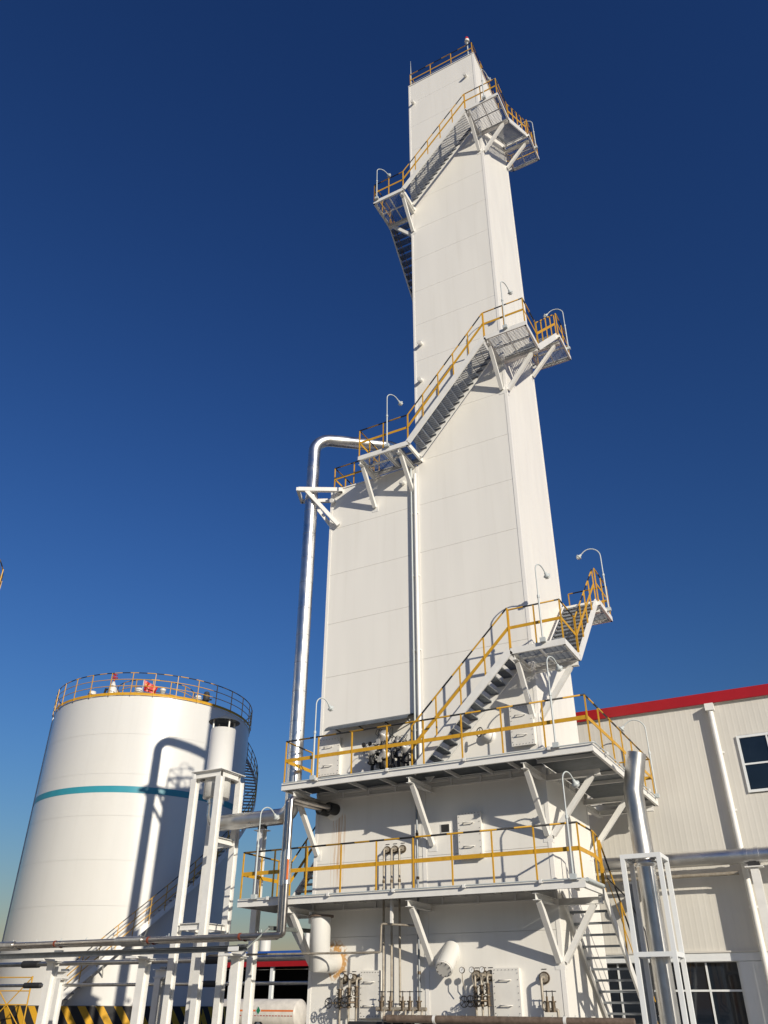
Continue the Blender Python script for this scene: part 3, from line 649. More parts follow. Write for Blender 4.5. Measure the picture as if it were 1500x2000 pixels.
for i, (y, z, r) in enumerate(((22.5, 2.82, .075), (22.75, 2.18, .05))):
    t = thing('rack_pipe', ('dark insulated pipe on the rear rack columns', 'small dark pipe below the rear rack pipe')[i], 'pipe', (-20, y, z))
    MB().tube([(-32, y, z), (-14.5, y, z)], r, 12).build('run', 'silver_old', t)
    for xx in (-27, -18.9): MB().cyl((xx, y, z), (xx+.8, y, z), r+.04, 12).build('sleeve', 'dark_grey', t)
th_ = thing('small_pipe', 'thin grey pipe crossing in front of the white duct to the tower', 'pipe', (-13, 20, 2.7))
MB().tube(bend([(-16.3, 19.7, 2.78), (-11.06, 20.0, 2.76), (-11.04, 20.0, 3.40), (-10.1, 20.3, 3.34)], .05, 4), .026, 8).build('run', 'pipe_tan', th_)

# ------------------------------------------------------------------ white elbow duct and blind nozzle
du = thing('elbow_duct', 'white round duct hanging under the lower platform and turning into the block', 'duct', (-13.05, 20.28, 2.3)); r = .27
P0, P1, P2 = V((-13.05, 20.28, 3.66)), V((-13.05, 20.28, 2.62)), V((-13.05, TY0, 2.62))
MB().tube([P0, P1, P2], r, 28).build('bend', 'tank_white', du)
MB().cyl(P0-V((0, 0, .02)), P0+V((0, 0, .03)), r+.07, 24).build('flange', 'rust_pipe', du)
MB().box((-13.40, 20.2, 3.50), (-13.30, 20.36, 3.78)).build('lug', 'steel_white', du)
nz = thing('blind_nozzle', 'white cylindrical nozzle slanting down from the tower with a bolted blind flange', 'nozzle', (-9.4, 20.5, 2.4))
A, B = V((-9.56, TY0, 2.80)), V((-9.55, 20.50, 2.40)); ax = (B-A).normalized()
MB().cyl(A-ax*.1, B, .22, 28).build('barrel', 'tank_white', nz)
fl = MB().cyl(B, B+ax*.03, .205, 28).build('blind_flange', 'door_white', nz)
m = MB(); u = ax.orthogonal().normalized(); w2 = ax.cross(u)
for k in range(10): p = B+(u*math.cos(k*.628)+w2*math.sin(k*.628))*.175; m.cyl(p+ax*.03, p+ax*.05, .014, 6)
m.build('bolts', 'dark_grey', fl, kind='stuff')

# ------------------------------------------------------------------ small nozzles, gauges, valves on the lower wall
def handwheel(m, c, R, axis, spokes=5):
    m.torus(c, R, R*.11, axis, 18, 6); ax = V(axis).normalized(); u = ax.orthogonal().normalized(); w2 = ax.cross(u)
    for k in range(spokes): th = 2*math.pi*k/spokes; m.cyl(c, V(c)+(u*math.cos(th)+w2*math.sin(th))*R, R*.08, 5)
    m.cyl(V(c)-ax*.02, V(c)+ax*.02, R*.2, 8)
def wall_nozzle(t, x, z, R=.09):
    n_ = MB().cyl((x, TY0, z), (x, TY0-.05, z), R+.03, 16).build('flange', 'bronze', t)
    MB().cyl((x, TY0-.05, z), (x, TY0-.09, z), R, 14).build('blank', 'pipe_tan', n_)
    MB().box((x-.06, TY0-.012, z+R+.07), (x+.06, TY0-.001, z+R+.085)).build('tag_plate', 'dark_grey', t)
    m = MB()
    for k in range(6): m.cyl((x+(R+.01)*math.cos(k*1.047), TY0-.05, z+(R+.01)*math.sin(k*1.047)), (x+(R+.01)*math.cos(k*1.047), TY0-.075, z+(R+.01)*math.sin(k*1.047)), .011, 6)
    m.build('bolts', 'bronze', n_, kind='stuff')
def gauge(t, x, y, z, R=.07, stem=.35):
    b = MB().cyl((x, y, z), (x, y+.04, z), R, 18).build('gauge', 'bronze', t)
    MB().cyl((x, y-.004, z), (x, y, z), R*.82, 18).build('dial', 'gauge_face', b)
    MB().obox((x, y-.006, z-.01), (x+R*.4, y-.006, z+R*.5), .008, .004, (0, 1, 0)).build('needle', 'ink', b)
    MB().tube([(x, y+.02, z-R), (x, y+.02, z-R-stem*.4), (x+.02, y+.1, z-R-stem)], .01, 6).build('stem', 'pipe_tan', t)
def gate_valve(t, x, y, z, vertical=False, off=-.08, R=.115):
    m = MB().cyl((x, y, z-.09), (x, y, z+.09), .05, 12).cyl((x, y, z-.11), (x, y, z-.08), .075, 12).cyl((x, y, z+.08), (x, y, z+.11), .075, 12)
    v = m.build('valve_body', 'bronze', t)
    ax = V((off, -.22, .0)).normalized() if not vertical else V((0, 0, 1)); wax = V((-.15, -1, .05))
    c = V((x, y, z)); MB().cyl(c, c+ax*.20, .026, 8).build('bonnet', 'bronze', v)
    w3 = MB(); 
    if vertical: w3.obox(c+ax*.30-V((.09, 0, 0)), c+ax*.30+V((.09, 0, 0)), .02, .02); w3.cyl(c+ax*.2, c+ax*.32, .012, 6)
    else: handwheel(w3, c+ax*.30, R, wax); w3.cyl(c+ax*.18, c+ax*.30, .014, 6)
    w3.build('handwheel', 'dark_grey', v)
def manifold(label, xs, zt, zb, gx, wheel=True):
    t = thing('valve_manifold', label, 'valves', (sum(xs)/len(xs), 20.7, zb))
    for i, x in enumerate(xs):
        wall_nozzle(t, x, zt)
        y = 20.72-.05*i
        MB().tube(bend([(x+.05, TY0-.05, zt), (x+.05, y, zt), (x+.05, y, zb)], .07, 5), .027, 10).build('drop_pipe', 'pipe_tan', t)
        gate_valve(t, x+.05, y, zt-.55+.01*i, off=-.24); gate_valve(t, x+.05, y, zt-.34+.03*i, off=.07, R=.045) 
    for i, (x, z) in enumerate(gx): gauge(t, x, 20.62, z)
    return t
manifold('three valve manifold with three dial gauges between the blind nozzle and the bolted door', [-8.88, -8.70, -8.52], 2.26, 1.05, [(-9.13, 2.37), (-8.87, 2.37), (-8.60, 2.37)])
manifold('two gauge valve manifold under the rust stained duct', [-12.70, -12.40, -12.15], 2.22, 1.05, [(-12.55, 2.29), (-12.29, 2.27)])
m1 = thing('valve_drop', 'single wall nozzle with a bent drop pipe and twin valves near the tower corner', 'valves', (-7.1, 20.7, 1.2))
wall_nozzle(m1, -7.16, 2.20, .10)
MB().tube(bend([(-7.16, TY0-.05, 2.2), (-7.16, 20.72, 2.2), (-7.16, 20.72, 1.56), (-6.82, 20.72, 1.56), (-6.82, 20.72, .6)], .05, 4), .035, 10).build('drop_pipe', 'pipe_tan', m1)
for x in (-7.06, -6.92): gate_valve(m1, x, 20.72, 1.62, True)
tn = thing('drain_pipes', 'three flanged drain pipes dropping through the lower platform to a valve row', 'pipes', (-11.1, 20.8, 1.5))
for i, x in enumerate((-11.40, -11.16, -10.92)):
    wall_nozzle(tn, x, 5.31, .075); MB().tube(bend([(x, TY0-.05, 5.31), (x, 20.78, 5.31), (x, 20.78, 1.62)], .05, 4), .030, 10).build('drop_pipe', 'pipe_tan', tn)
    MB().cyl((x, 20.78, 4.45), (x, 20.78, 4.52), .042, 8).build('coupling', 'bronze', tn)
MB().tube([(-11.5, 20.6, 1.55), (-10.1, 20.6, 1.55)], .045, 10).build('header', 'pipe_tan', tn)
for x in (-11.35, -11.1, -10.75, -10.55, -10.3): gate_valve(tn, x-.0, 20.6, 1.62, True); MB().tube(bend([(x+.08, 20.6, 1.52), (x+.15, 20.45, 1.5), (x+.15, 20.40, 1.2)], .04, 3), .03, 8).build('tail_pipe', 'pipe_tan', tn)
vc = thing('wall_conduit', 'long dark vertical conduit beside the joint strip of the tower', 'conduit', (-10.4, 20.88, 1.5))
MB().cyl((-10.42, 20.88, 1.55), (-10.42, 20.88, 6.7), .032, 10).build('run', 'galv', vc)
for z in (2.3, 4.5, 5.6): MB().cyl((-10.42, 20.88, z), (-10.42, 20.88, z+.07), .045, 10).build('coupling', 'bronze', vc)
hp = thing('hanger_post', 'short white channel hanging under the lower platform over the drain pipes', 'hanger', (-10.71, 20.0, 3.4))
MB().chan((-10.71, 20.0, 3.4), (-10.71, 20.0, MZ-.115), .05, .1, .008, (0, 1, 0)).build('channel', 'steel_white', hp)
bp_ = thing('header_pipe', 'brown rusty header pipe running along the foot of the tower', 'pipe', (-8, 20.2, 1.3))
MB().tube([(-11.0, 20.25, 1.355), (-5.0, 20.25, 1.335)], .082, 16).build('run', 'rust_pipe', bp_)
MB().cyl((-11.08, 20.25, 1.355), (-11.0, 20.25, 1.355), .06, 12).build('end_cap', 'rust_pipe', bp_)
MB().tube([(-12.2, 20.45, 1.24), (-5.2, 20.45, 1.22)], .05, 10).build('lower_run', 'dark_grey', bp_)
for x in (-9.75, -6.55): MB().cyl((x, 20.25, 1.35), (x+.07, 20.25, 1.35), .09, 16).build('clamp', 'steel_white', bp_)
for k in range(22): x = -10.7+.26*k; MB().cyl((x, 20.22, 1.42), (x+.01, 20.2, 1.46), .007, 5).build('stud', 'lamp_grey', bp_)
for x in (-10.2, -7.9, -5.6): MB().obox((x, 20.3, 0), (x, 20.3, 1.28), .1, .1, (0, 1, 0)).build('pipe_leg', 'steel_white', bp_)

# ------------------------------------------------------------------ control valve bay under the canopy
cb = thing('canopy', 'curved grey sheet canopy over the control valves on the lower block', 'canopy', (-11.8, 20.7, 8.9))
m = MB(); X0, X1 = -13.3, -10.45
prof_ = [(TY0-.003, 9.03), (20.85, 9.02), (20.65, 8.96), (20.48, 8.86), (20.40, 8.76)]
pts = [(x, y, z) for x in (X0, X1) for y, z in prof_] + [(x, y+.006, z-.012) for x in (X0, X1) for y, z in prof_]
k = len(prof_); fs = [(i, i+1, k+i+1, k+i) for i in range(k-1)] + [(2*k+i, 3*k+i, 3*k+i+1, 2*k+i+1) for i in range(k-1)] + [(k-1, 3*k-1, 4*k-1, 2*k-1)]
m.add(pts, fs).build('sheet', 'galv_plate', cb)
for x in (-13.0, -12.2, -11.3, -10.6): MB().obox((x, TY0-.01, 8.80), (x, 20.50, 8.83), .03, .03).build('rib', 'black_paint', cb)
def control_valve(label, x, z, y=20.5, R=.16, tilt=0):
    t = thing('control_valve', label, 'valve', (x, y, UZ), 'control valves under the canopy')
    MB().tube([(x, y, UZ), (x, y, z-.35)], .05, 10).build('stand_pipe', 'black_paint', t)
    MB().cyl((x, y, z-.42), (x, y, z-.22), .10, 14).build('valve_body', 'dark_grey', t)
    for s in (-1, 1): MB().obox((x+s*.06, y, z-.24), (x+s*.06, y, z-.03), .02, .03, (0, 1, 0)).build('yoke', 'black_paint', t)
    ax = V((random.uniform(-.2, .5), -1, random.uniform(.1, .5))).normalized(); c = V((x, y, z)); u = ax.orthogonal().normalized(); w2 = ax.cross(u)
    d = MB().lathe(c, [(0, -.10), (R*.5, -.09), (R, -.03), (R*1.08, -.02), (R*1.08, .02), (R, .03), (R*.62, .09), (.05, .12), (.04, .17), (0, .17)], 20, True, ax).build('diaphragm', 'actuator', t)
    m = MB()
    for k in range(10): q_ = c+(u*math.cos(k*.628)+w2*math.sin(k*.628))*R*1.02; m.cyl(q_-ax*.035, q_+ax*.045, .011, 5)
    m.build('bolts', 'black_paint', d, kind='stuff')
    MB().cyl(c-ax*.1, c-ax*.3, .05, 10).build('bonnet', 'black_paint', t)
    MB().torus(c+V((.12, -.1, -.3)), .10, .012, (.3, -1, .2), 16, 5).build('handwheel', 'black_paint', t)
    MB().tube(bend([(x-.2, y+.1, z-.32), (x+.25, y+.1, z-.32), (x+.25, y+.1, UZ)], .06, 4), .04, 10).build('branch_pipe', 'dark_grey', t)
    MB().box((x-.17, y-.14, z-.25), (x-.07, y-.04, z-.10)).build('positioner', 'actuator', t)
    m = MB()
    for k in range(6):
        a = random.uniform(0, 6.28); m.tube(bend([(x, y-.05, z-.1), (x+.2*math.cos(a), y-.12, z+.05), (x+.28*math.cos(a), y+.1, z+.28), (x+.15*math.sin(a), TY0-.02, z+.1)], .08, 4), .008, 5)
    m.build('tubing', 'black_paint', t)
for l, x, z, y, R in (('highest control valve under the canopy with a pale round actuator', -11.28, 8.36, 20.5, .17), ('control valve with a pale actuator beside the blank wall', -11.62, 7.98, 20.45, .17), ('centre low control valve in the valve bay', -11.12, 7.78, 20.3, .16), ('control valve beside the foot of the white stair', -10.56, 7.92, 20.5, .17), ('rear control valve half hidden between the others', -10.88, 8.15, 20.7, .16), ('small rear control valve under the canopy', -11.4, 7.75, 20.72, .14)):
    control_valve(l, x, z, y, R)
for i, x in enumerate((-12.12, -11.90)):
    t = thing('pressure_gauge', ('outer small black pressure gauge on the wall under the canopy', 'inner small black pressure gauge on the wall near the control valves')[i], 'gauge', (x, 20.9, 8.2))
    MB().cyl((x, 20.80, 8.26), (x+.03, 20.74, 8.29), .06, 14).build('dial_case', 'black_paint', t)
    MB().tube([(x, 20.82, 8.24), (x, 20.83, 8.05), (x+.08, 20.99, 8.02)], .014, 7).build('stem', 'dark_grey', t)
wv = thing('drain_valve', 'white capped wall nozzle with a black handwheel beside the stair', 'valve', (-8.17, 20.8, 8.0))
MB().lathe((-8.17, TY0, 8.08), [(.19, 0), (.19, .05), (.15, .07), (.15, .16), (.08, .2), (0, .2)], 22, True, (0, -1, 0)).build('nozzle', 'trim_white', wv)
m = MB(); handwheel(m, (-8.30, 20.62, 8.10), .13, (-.5, -1, .1)); m.cyl((-8.30, 20.62, 8.10), (-8.17, 20.85, 8.08), .02, 8); m.build('handwheel', 'dark_grey', wv)

# ------------------------------------------------------------------ ground stair on the right, stair on the left
gs = flight('white stair with open treads rising from the ground to the lower platform', (MX1, 21.1, MZ), (MX1, 25.4, .1), (-1, 0, 0), 1.05, 16, rails=False, sh=.24)
rail(gs, [(MX1-.02, 21.35, MZ-.02), (MX1-.02, 25.4, .2)], 1.08, 1.9, .55, .045, low=-.1)
flight('dark stair on the lower block side linking the two service platforms', (-14.95, 21.42, MZ), (-14.95, 24.4, UZ), (1, 0, 0), .95, 13, both=True)

# ------------------------------------------------------------------ exhaust stack in its frame
SX, SY, SR = -4.44, 21.07, .215
ex = thing('exhaust_stack', 'dull silver exhaust stack with a cranked top beside the platform', 'stack', (SX, SY, 0))
MB().tube([(SX+.02, SY, 0), (SX, SY, 4.55)], SR, 28).build('lower_pipe', 'silver_old', ex)
MB().tube([(SX, SY, 4.551), (SX-.02, SY, 6.22), (SX+.20, SY, 7.12)], SR+.025, 28, False).build('upper_pipe', 'silver_old', ex)
MB().tube([(SX, SY, 4.552), (SX-.02, SY, 6.22), (SX+.20, SY, 7.115)], SR+.018, 28, False).build('liner', 'dark_grey', ex)
for z in (1.45, 3.2, 4.50): MB().cyl((SX, SY, z), (SX, SY, z+.012), SR+.006, 28).build('seam_band', 'silver_old', ex)
MB().lathe((SX, SY, 4.45), [(SR, 0), (SR+.05, .05), (SR+.05, .11), (SR+.026, .12)], 28).build('collar', 'silver', ex)
fr = thing('stack_frame', 'white square tube frame standing round the exhaust stack', 'frame', (SX, SY, 0)); a = .42
for sx in (-1, 1):
    for sy in (-1, 1): MB().obox((SX+sx*a, SY+sy*a, 0), (SX+sx*a, SY+sy*a, 4.60), .10, .10, (0, 1, 0)).build('leg', 'frame_white', fr)
for z in (4.65, 2.62):
    k = .0 if z > 4 else .0501
    for sg in (-1, 1):
        MB().obox((SX-a-.05+k*2, SY+sg*a, z), (SX+a+.05-k*2, SY+sg*a, z), .098, .098).build('crossbar', 'frame_white', fr)
        MB().obox((SX+sg*a, SY-a+.05, z+.001), (SX+sg*a, SY+a-.05, z+.001), .096, .096).build('crossbar', 'frame_white', fr)
for sg in (-1, 1): MB().obox((SX+sg*.3, SY-a+.05, 4.64), (SX+sg*.3, SY+a-.05, 4.64), .06, .06).build('guide_bar', 'galv', fr)
for sg in (-1, 1): MB().obox((SX+sg*(SR+.03), SY-a+.05, 2.63), (SX+sg*(SR+.03), SY-SR*.2, 2.63), .05, .06).build('guide_lug', 'galv', fr)
sl_ = thing('support_post', 'grey steel post standing beside the ground stair by the stack', 'post', (-5.15, 22.3, 0))
MB().ibeam((-5.15, 22.3, 0), (-5.15, 22.3, 4.3), .14, .14, .01, (0, 1, 0)).build('shaft', 'galv', sl_)
cbk = thing('cable', 'black cable looping down from the platform rail behind the stack', 'cable', (-5.0, 22, 2))
MB().tube(bend([(-5.45, 21.3, 4.3), (-5.2, 22.1, 3.9), (-4.95, 22.3, 3.2), (-4.9, 22.25, 2.1), (-5.0, 22.2, 1.75), (-4.75, 22.1, 1.55), (-4.9, 22.0, 1.45), (-5.05, 22.2, 1.7)], .12, 5), .018, 7).build('cable_run', 'black_paint', cbk)

# ------------------------------------------------------------------ hall on the right
BY, BXL, BXR, EZ = 26.9, -9.0, 13.0, 9.87
hall = thing('corrugated_hall', 'beige corrugated industrial hall with a red eaves band', 'building', (2, BY+6, 0))
def rib_panel(wd, zlen):
    m = MB(); pitch = .168; n = int(round(wd/pitch)); d = .0015; P = []
    for i in range(n):
        x = i*pitch; P += [(x, 0), (x+pitch*.62, 0), (x+pitch*.70, -d), (x+pitch*.92, -d)]
    P.append((n*pitch, 0)); vs = [(x, y, z) for z in (0, zlen) for x, y in P]; k = len(P)
    return m.add(vs, [(i, i+1, k+i+1, k+i) for i in range(k-1)])
openings = [(-2.24, .9, 7.16, 8.70), (4.5, 7.6, 7.16, 8.70)]
def wall_col(x0, wd, z0, z1):
    key = (round(wd, 3), round(z1-z0, 3))
    if key not in SOLID: SOLID[key] = rib_panel(wd, z1-z0).mesh('wall_panel', 'clad')
    inst('wall_panel', SOLID[key], (x0, BY, z0), hall)
x = BXL; cw = .84
while x < BXR-.01:
    hit = [o for o in openings if x+cw > o[0]+.05 and x < o[1]-.05]
    if hit: o = hit[0]; wall_col(x, cw, 2.98, o[2]-.10); wall_col(x, cw, o[3]+.10, EZ)
    else: wall_col(x, cw, 2.98, EZ)
    x += cw
MB().box((BXL, BY+.03, 2.9), (BXR, BY+.25, EZ)).build('inner_wall', 'clad', hall)
MB().box((BXL, BY+.26, 0), (BXL+.2, BY+12, EZ)).build('side_wall', 'clad', hall)
MB().box((BXL-.3, BY-.12, EZ+.02), (BXR+.2, BY-.07, EZ+.36)).build('eaves_band', 'clad_red', hall); MB().box((BXL-.25, BY-.069, EZ+.003), (BXR+.1, BY+.3, EZ+.30)).build('soffit', 'clad', hall)
m = MB(); m.add([(BXL-.3, BY-.06, EZ+.33), (BXR, BY-.06, EZ+.33), (BXR, BY+9, EZ+1.2), (BXL-.3, BY+9, EZ+1.2)], [(0, 1, 2, 3)]).build('roof_sheet', 'clad_red', hall)
MB().box((BXL, BY-.09, 2.93), (BXR, BY-.0, 2.975)).build('drip_trim', 'clad', hall)
MB().box((BXL, BY-.06, 2.72), (BXR, BY+.2, 2.925)).build('lintel', 'frame_white', hall)
MB().box((-3.55, BY-.05, 0), (BXR, BY+.2, 2.71)).build('plinth_wall', 'frame_white', hall)
# downpipe
dp = MB().tube([(-2.88, BY-.17, 9.72), (-2.86, BY-.17, 5.5), (-2.84, BY-.17, .1)], .085, 14).build('downpipe', 'steel_white', hall)
MB().prof((-2.88, BY-.17, 9.62), (-2.88, BY-.17, 9.84), [(-.13, -.12), (.13, -.12), (.13, .12), (-.13, .12)], (0, 1, 0)).build('hopper', 'steel_white', dp)
for z in (8.3, 6.6, 4.0, 2.5): MB().box((-2.98, BY-.09, z), (-2.74, BY-.03, z+.06)).build('pipe_clip', 'steel_white', dp)
def window(x0, x1, z0, z1, nx, zs, y=BY-.03, fw=.075, deep=.09):
    f = MB().box((x0-fw, y-.03, z0-fw), (x1+fw, y+.03, z0)).box((x0-fw, y-.03, z1), (x1+fw, y+.03, z1+fw)).box((x0-fw, y-.03, z0), (x0, y+.03, z1)).box((x1, y-.03, z0), (x1+fw, y+.03, z1))
    f = f.build('window', 'frame_white', hall)
    zz = [z0]+zs+[z1]; xs = [x0+(x1-x0)*i/nx for i in range(nx+1)]
    for i in range(1, nx): MB().box((xs[i]-.025, y-.02, z0), (xs[i]+.025, y+.03, z1)).build('mullion', 'frame_white', f)
    for z in zs: MB().box((x0, y-.017, z-.025), (x1, y+.028, z+.025)).build('transom', 'frame_white', f)
    for i in range(nx):
        for a_, b_ in zip(zz, zz[1:]): MB().box((xs[i]+.002, y+.012, a_+.002), (xs[i+1]-.002, y+.020, b_-.002)).build('pane', 'glass', f)
for o in openings: window(o[0], o[1], o[2], o[3], 4, [o[2]+.75])
window(-8.6, -3.62, .5, 2.70, 6, [2.02], y=BY+.1, fw=.06)
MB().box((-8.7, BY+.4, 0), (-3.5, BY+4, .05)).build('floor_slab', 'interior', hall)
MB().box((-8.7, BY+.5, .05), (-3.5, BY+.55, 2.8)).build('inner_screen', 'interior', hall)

# pipe along the hall
hpz, hpy = 5.28, 26.25
wp = thing('insulated_pipe', 'thick silver clad pipe running level along the corrugated hall', 'pipe', (-2, hpy, hpz)); hr = .20
MB().tube([(-8.6, hpy, hpz), (8, hpy, hpz)], hr, 24).build('run', 'silver', wp)
for x in (-6.8, -5.2, -3.75, -1.4, .9, 3.0): MB().cyl((x, hpy, hpz), (x+.02, hpy, hpz), hr+.005, 24).build('band', 'silver', wp)
MB().cyl((-2.76, hpy, hpz), (-2.66, hpy, hpz), hr+.018, 24).build('clamp', 'silver', wp); MB().cyl((-2.46, hpy, hpz), (-2.36, hpy, hpz), hr+.018, 24).build('clamp', 'silver', wp)
MB().tube([(-8.6, hpy+.1, hpz-.42), (-3.0, hpy+.1, hpz-.42)], .05, 10).build('lower_run', 'pipe_tan', wp)
for i, x in enumerate((-2.55, 3.4)):
    t = thing('pipe_support', ('white pipe support post on the hall beside the downpipe', 'white pipe support post on the hall under the far windows')[i], 'post', (x, hpy, 0))
    MB().ibeam((x, hpy, 0), (x, hpy, hpz-hr-.12), .22, .22, .014, (0, 1, 0)).build('shaft', 'steel_white', t)
    MB().box((x-.24, hpy-.18, hpz-hr-.12), (x+.24, hpy+.18, hpz-hr-.09)).build('cap_plate', 'steel_white', t)
    MB().box((x-.16, hpy-.12, hpz-hr-.09), (x+.16, hpy+.12, hpz-hr+.03)).build('saddle', 'dark_grey', t)
wd_ = thing('wall_duct', 'short white capped duct poking out of the hall behind the stack', 'duct', (-5.6, 26.4, 4.6))
MB().cyl((-5.75, BY, 4.62), (-5.45, 26.05, 4.62), .17, 20).build('barrel', 'steel_white', wd_)
MB().cyl((-5.45, 26.05, 4.62), (-5.43, 25.99, 4.62), .20, 20).build('flange', 'galv', wd_)

# ------------------------------------------------------------------ storage tanks
def tank(label, C, R, full=True, zt=15.84):
    C = V((*C, 0)); t = thing('storage_tank', label, 'tank', C, 'white storage tanks')
    zb = 1.58; N = 120
    ped = MB(); vs, al, fs = [], [], []
    for i in range(N+1):
        th = 2*math.pi*i/N
        for z in (0, zb-.02): vs.append(C+V((math.cos(th)*(R+.35), math.sin(th)*(R+.35), z))); al.append(th*(R+.35)+z*.75)
    ped.add(vs, [(2*i, 2*i+2, 2*i+3, 2*i+1) for i in range(N)], al, True).build('pedestal', 'hazard', t)
    MB().lathe(C, [(R+.36, zb-.02), (R+.36, zb), (0, zb)], N, False).build('pedestal_top', 'concrete', t)
    zs = [zb, 3.6, 5.6, 7.6, 9.65, 11.7, 13.75, zt-.02]
    for i in range(7):
        rr = R-.0015*(i % 2)
        MB().lathe(C, [(rr, zs[i]+.003), (rr, zs[i+1]-.003)], N).build('shell_course', 'tank_white', t)
    MB().lathe(C, [(R-.02, zb), (R-.02, zt-.03)], N).build('inner_shell', 'tank_white', t)
    MB().lathe(C, [(R+.006, 10.76), (R+.006, 11.08)], N).build('colour_band', 'teal', t)
    MB().lathe(C, [(R, zt-.03), (R-.1, zt), (R*.66, zt+.42), (R*.33, zt+.68), (0, zt+.78)], N).build('roof', 'tank_white', t)
    MB().lathe(C, [(R+.06, zt-.03), (R+.06, zt+.12), (R+.05, zt+.12), (R+.05, zt-.03), (R+.06, zt-.03)], N).build('toe_board', 'yellow', t)
    def ring(R_, z, r, m, name, arc0=0, arc1=2*math.pi, cx=C, n=N):
        pts = [cx+V((R_*math.cos(arc0+(arc1-arc0)*i/n), R_*math.sin(arc0+(arc1-arc0)*i/n), z)) for i in range(n+1)]
        MB().tube(pts, r, 6, False).build(name, m, t)
    ring(R+.06, zt+1.22, .026, 'rail_stripe', 'top_rail'); ring(R+.06, zt+.85, .02, 'yellow', 'mid_rail'); ring(R+.06, zt+.48, .02, 'yellow', 'mid_rail')
    for i in range(30):
        th = 2*math.pi*i/30; inst('post', post_mesh(1.28), C+V(((R+.09)*math.cos(th), (R+.09)*math.sin(th), zt-.06)), t, th)
    if not full: return t
    # inner service ring on the roof
    Ci = C+V((1.3, -1.5, 0)); zr = zt+.30; Ri = 2.2
    ring(Ri, zr+1.1, .024, 'rail_stripe', 'roof_rail', cx=Ci, n=48); ring(Ri, zr+.72, .02, 'yellow', 'roof_mid_rail', cx=Ci, n=48); ring(Ri, zr+.38, .02, 'yellow', 'roof_mid_rail', cx=Ci, n=48)
    for i in range(14): th = 2*math.pi*i/14; inst('post', post_mesh(1.1), Ci+V((Ri*math.cos(th), Ri*math.sin(th), zr)), t, th)
    def pol(deg, rad, z): th = math.radians(deg); return C+V((rad*math.cos(th), rad*math.sin(th), z))
    for deg in (-88, -57, -21): MB().lathe(pol(deg, R-.45, zt), [(.16, 0), (.16, .3), (.24, .3), (.24, .36), (.2, .42), (.2, .5), (0, .52)], 16).build('roof_nozzle', 'tank_white', t)
    p = pol(-43, R-.5, zt); MB().lathe(p, [(.13, 0), (.13, .45), (.16, .45), (.16, .58), (0, .66)], 14).build('breather', 'tank_white', t)
    # shell conduit / welded vertical line at the left edge
    MB().tube([pol(-135, R+.05, zb), pol(-135, R+.05, zt)], .05, 8).build('edge_pipe', 'tank_white', t)
    # helical stair
    a0, a1, z0, z1 = math.radians(-66), math.radians(76), 1.7, zt; n = 62; wd = .68
    def hp_(f, rad, dz=0): th = a0+(a1-a0)*f; return C+V((rad*math.cos(th), rad*math.sin(th), z0+(z1-z0)*f+dz))
    for rad in (R+.08, R+.08+wd):
        m = MB(); 
        pts = [hp_(i/80, rad) for i in range(81)]
        for A_, B_ in zip(pts, pts[1:]): m.obox(A_, B_, .03, .24)
        m.build('stair_stringer', 'steel_white', t)
    me = MB().box((0, -.12, -.02), (wd-.04, .12, .02)).mesh('stair_tread', 'galv')
    for i in range(n):
        th = a0+(a1-a0)*(i+.5)/n; inst('stair_tread', me, hp_((i+.5)/n, R+.10), t, th)
    for dz, mm, nm in ((1.1, 'rail_stripe', 'stair_top_rail'), (.75, 'yellow', 'stair_mid_rail'), (.4, 'yellow', 'stair_mid_rail')):
        MB().tube([hp_(i/80, R+.08+wd, dz) for i in range(81)], .022, 6).build(nm, mm, t)
    for i in range(24): inst('post', post_mesh(1.1), hp_((i+.3)/24, R+.08+wd), t, a0+(a1-a0)*(i+.3)/24)
    for i in range(1, 9): MB().obox(hp_(i/9, R, -.6), hp_(i/9, R+wd, -.12), .05, .05).build('stair_strut', 'steel_white', t)
    return t
d_ = 49.4; TC = (-d_*math.sin(math.pi/4), d_*math.cos(math.pi/4)); TR = 5.648
tank('white storage tank with a teal band, striped base and spiral stair', TC, TR)
az2 = math.radians(-57.1); dist2 = 35.0; al2 = math.asin(TR/dist2/1.0)
c2 = (dist2*math.sin(az2-al2)*1.0, dist2*math.cos(az2-al2)*1.0)
tank('white storage tank of which only a sliver of yellow roof rail shows', c2, TR, False)
# things on the tank roof
def tank_pol(deg, rad, z): th = math.radians(deg); return V((TC[0]+rad*math.cos(th), TC[1]+rad*math.sin(th), z))
p = tank_pol(-74, TR-.5, 15.84)
t = thing('relief_valve', 'white relief valve with a red handwheel on the tank roof', 'valve', p)
MB().lathe(p, [(.22, 0), (.26, .3), (.24, .55), (.12, .8), (.07, .95), (0, .95)], 16).build('body', 'tank_white', t)
MB().cyl(p+V((0, 0, .9)), p+V((0, 0, 1.35)), .04, 8).build('stem', 'red_paint', t)
m = MB(); handwheel(m, p+V((0, 0, 1.18)), .17, (0, 0, 1)); handwheel(m, p+V((0, 0, 1.36)), .14, (.2, 0, 1)); m.build('handwheel', 'red_paint', t)
MB().tube([p+V((-.1, 0, .5)), p+V((-.4, -.1, .55)), p+V((-.5, -.1, .1))], .06, 8).build('side_pipe', 'dark_grey', t)
p = tank_pol(-15, TR-.45, 15.84)
t = thing('roof_valve', 'dark blue black valve with a lever standing at the tank rim', 'valve', p)
MB().lathe(p, [(.10, 0), (.10, .35), (.17, .36), (.19, .62), (.14, .86), (.06, .9), (0, .9)], 14).build('body', 'ink', t)
MB().cyl(p+V((-.28, -.1, .42)), p+V((.30, .1, .42)), .05, 8).build('lever', 'ink', t)
MB().cyl(p+V((-.2, 0, 0)), p+V((-.12, 0, .5)), .07, 8).build('side_leg', 'ink', t)
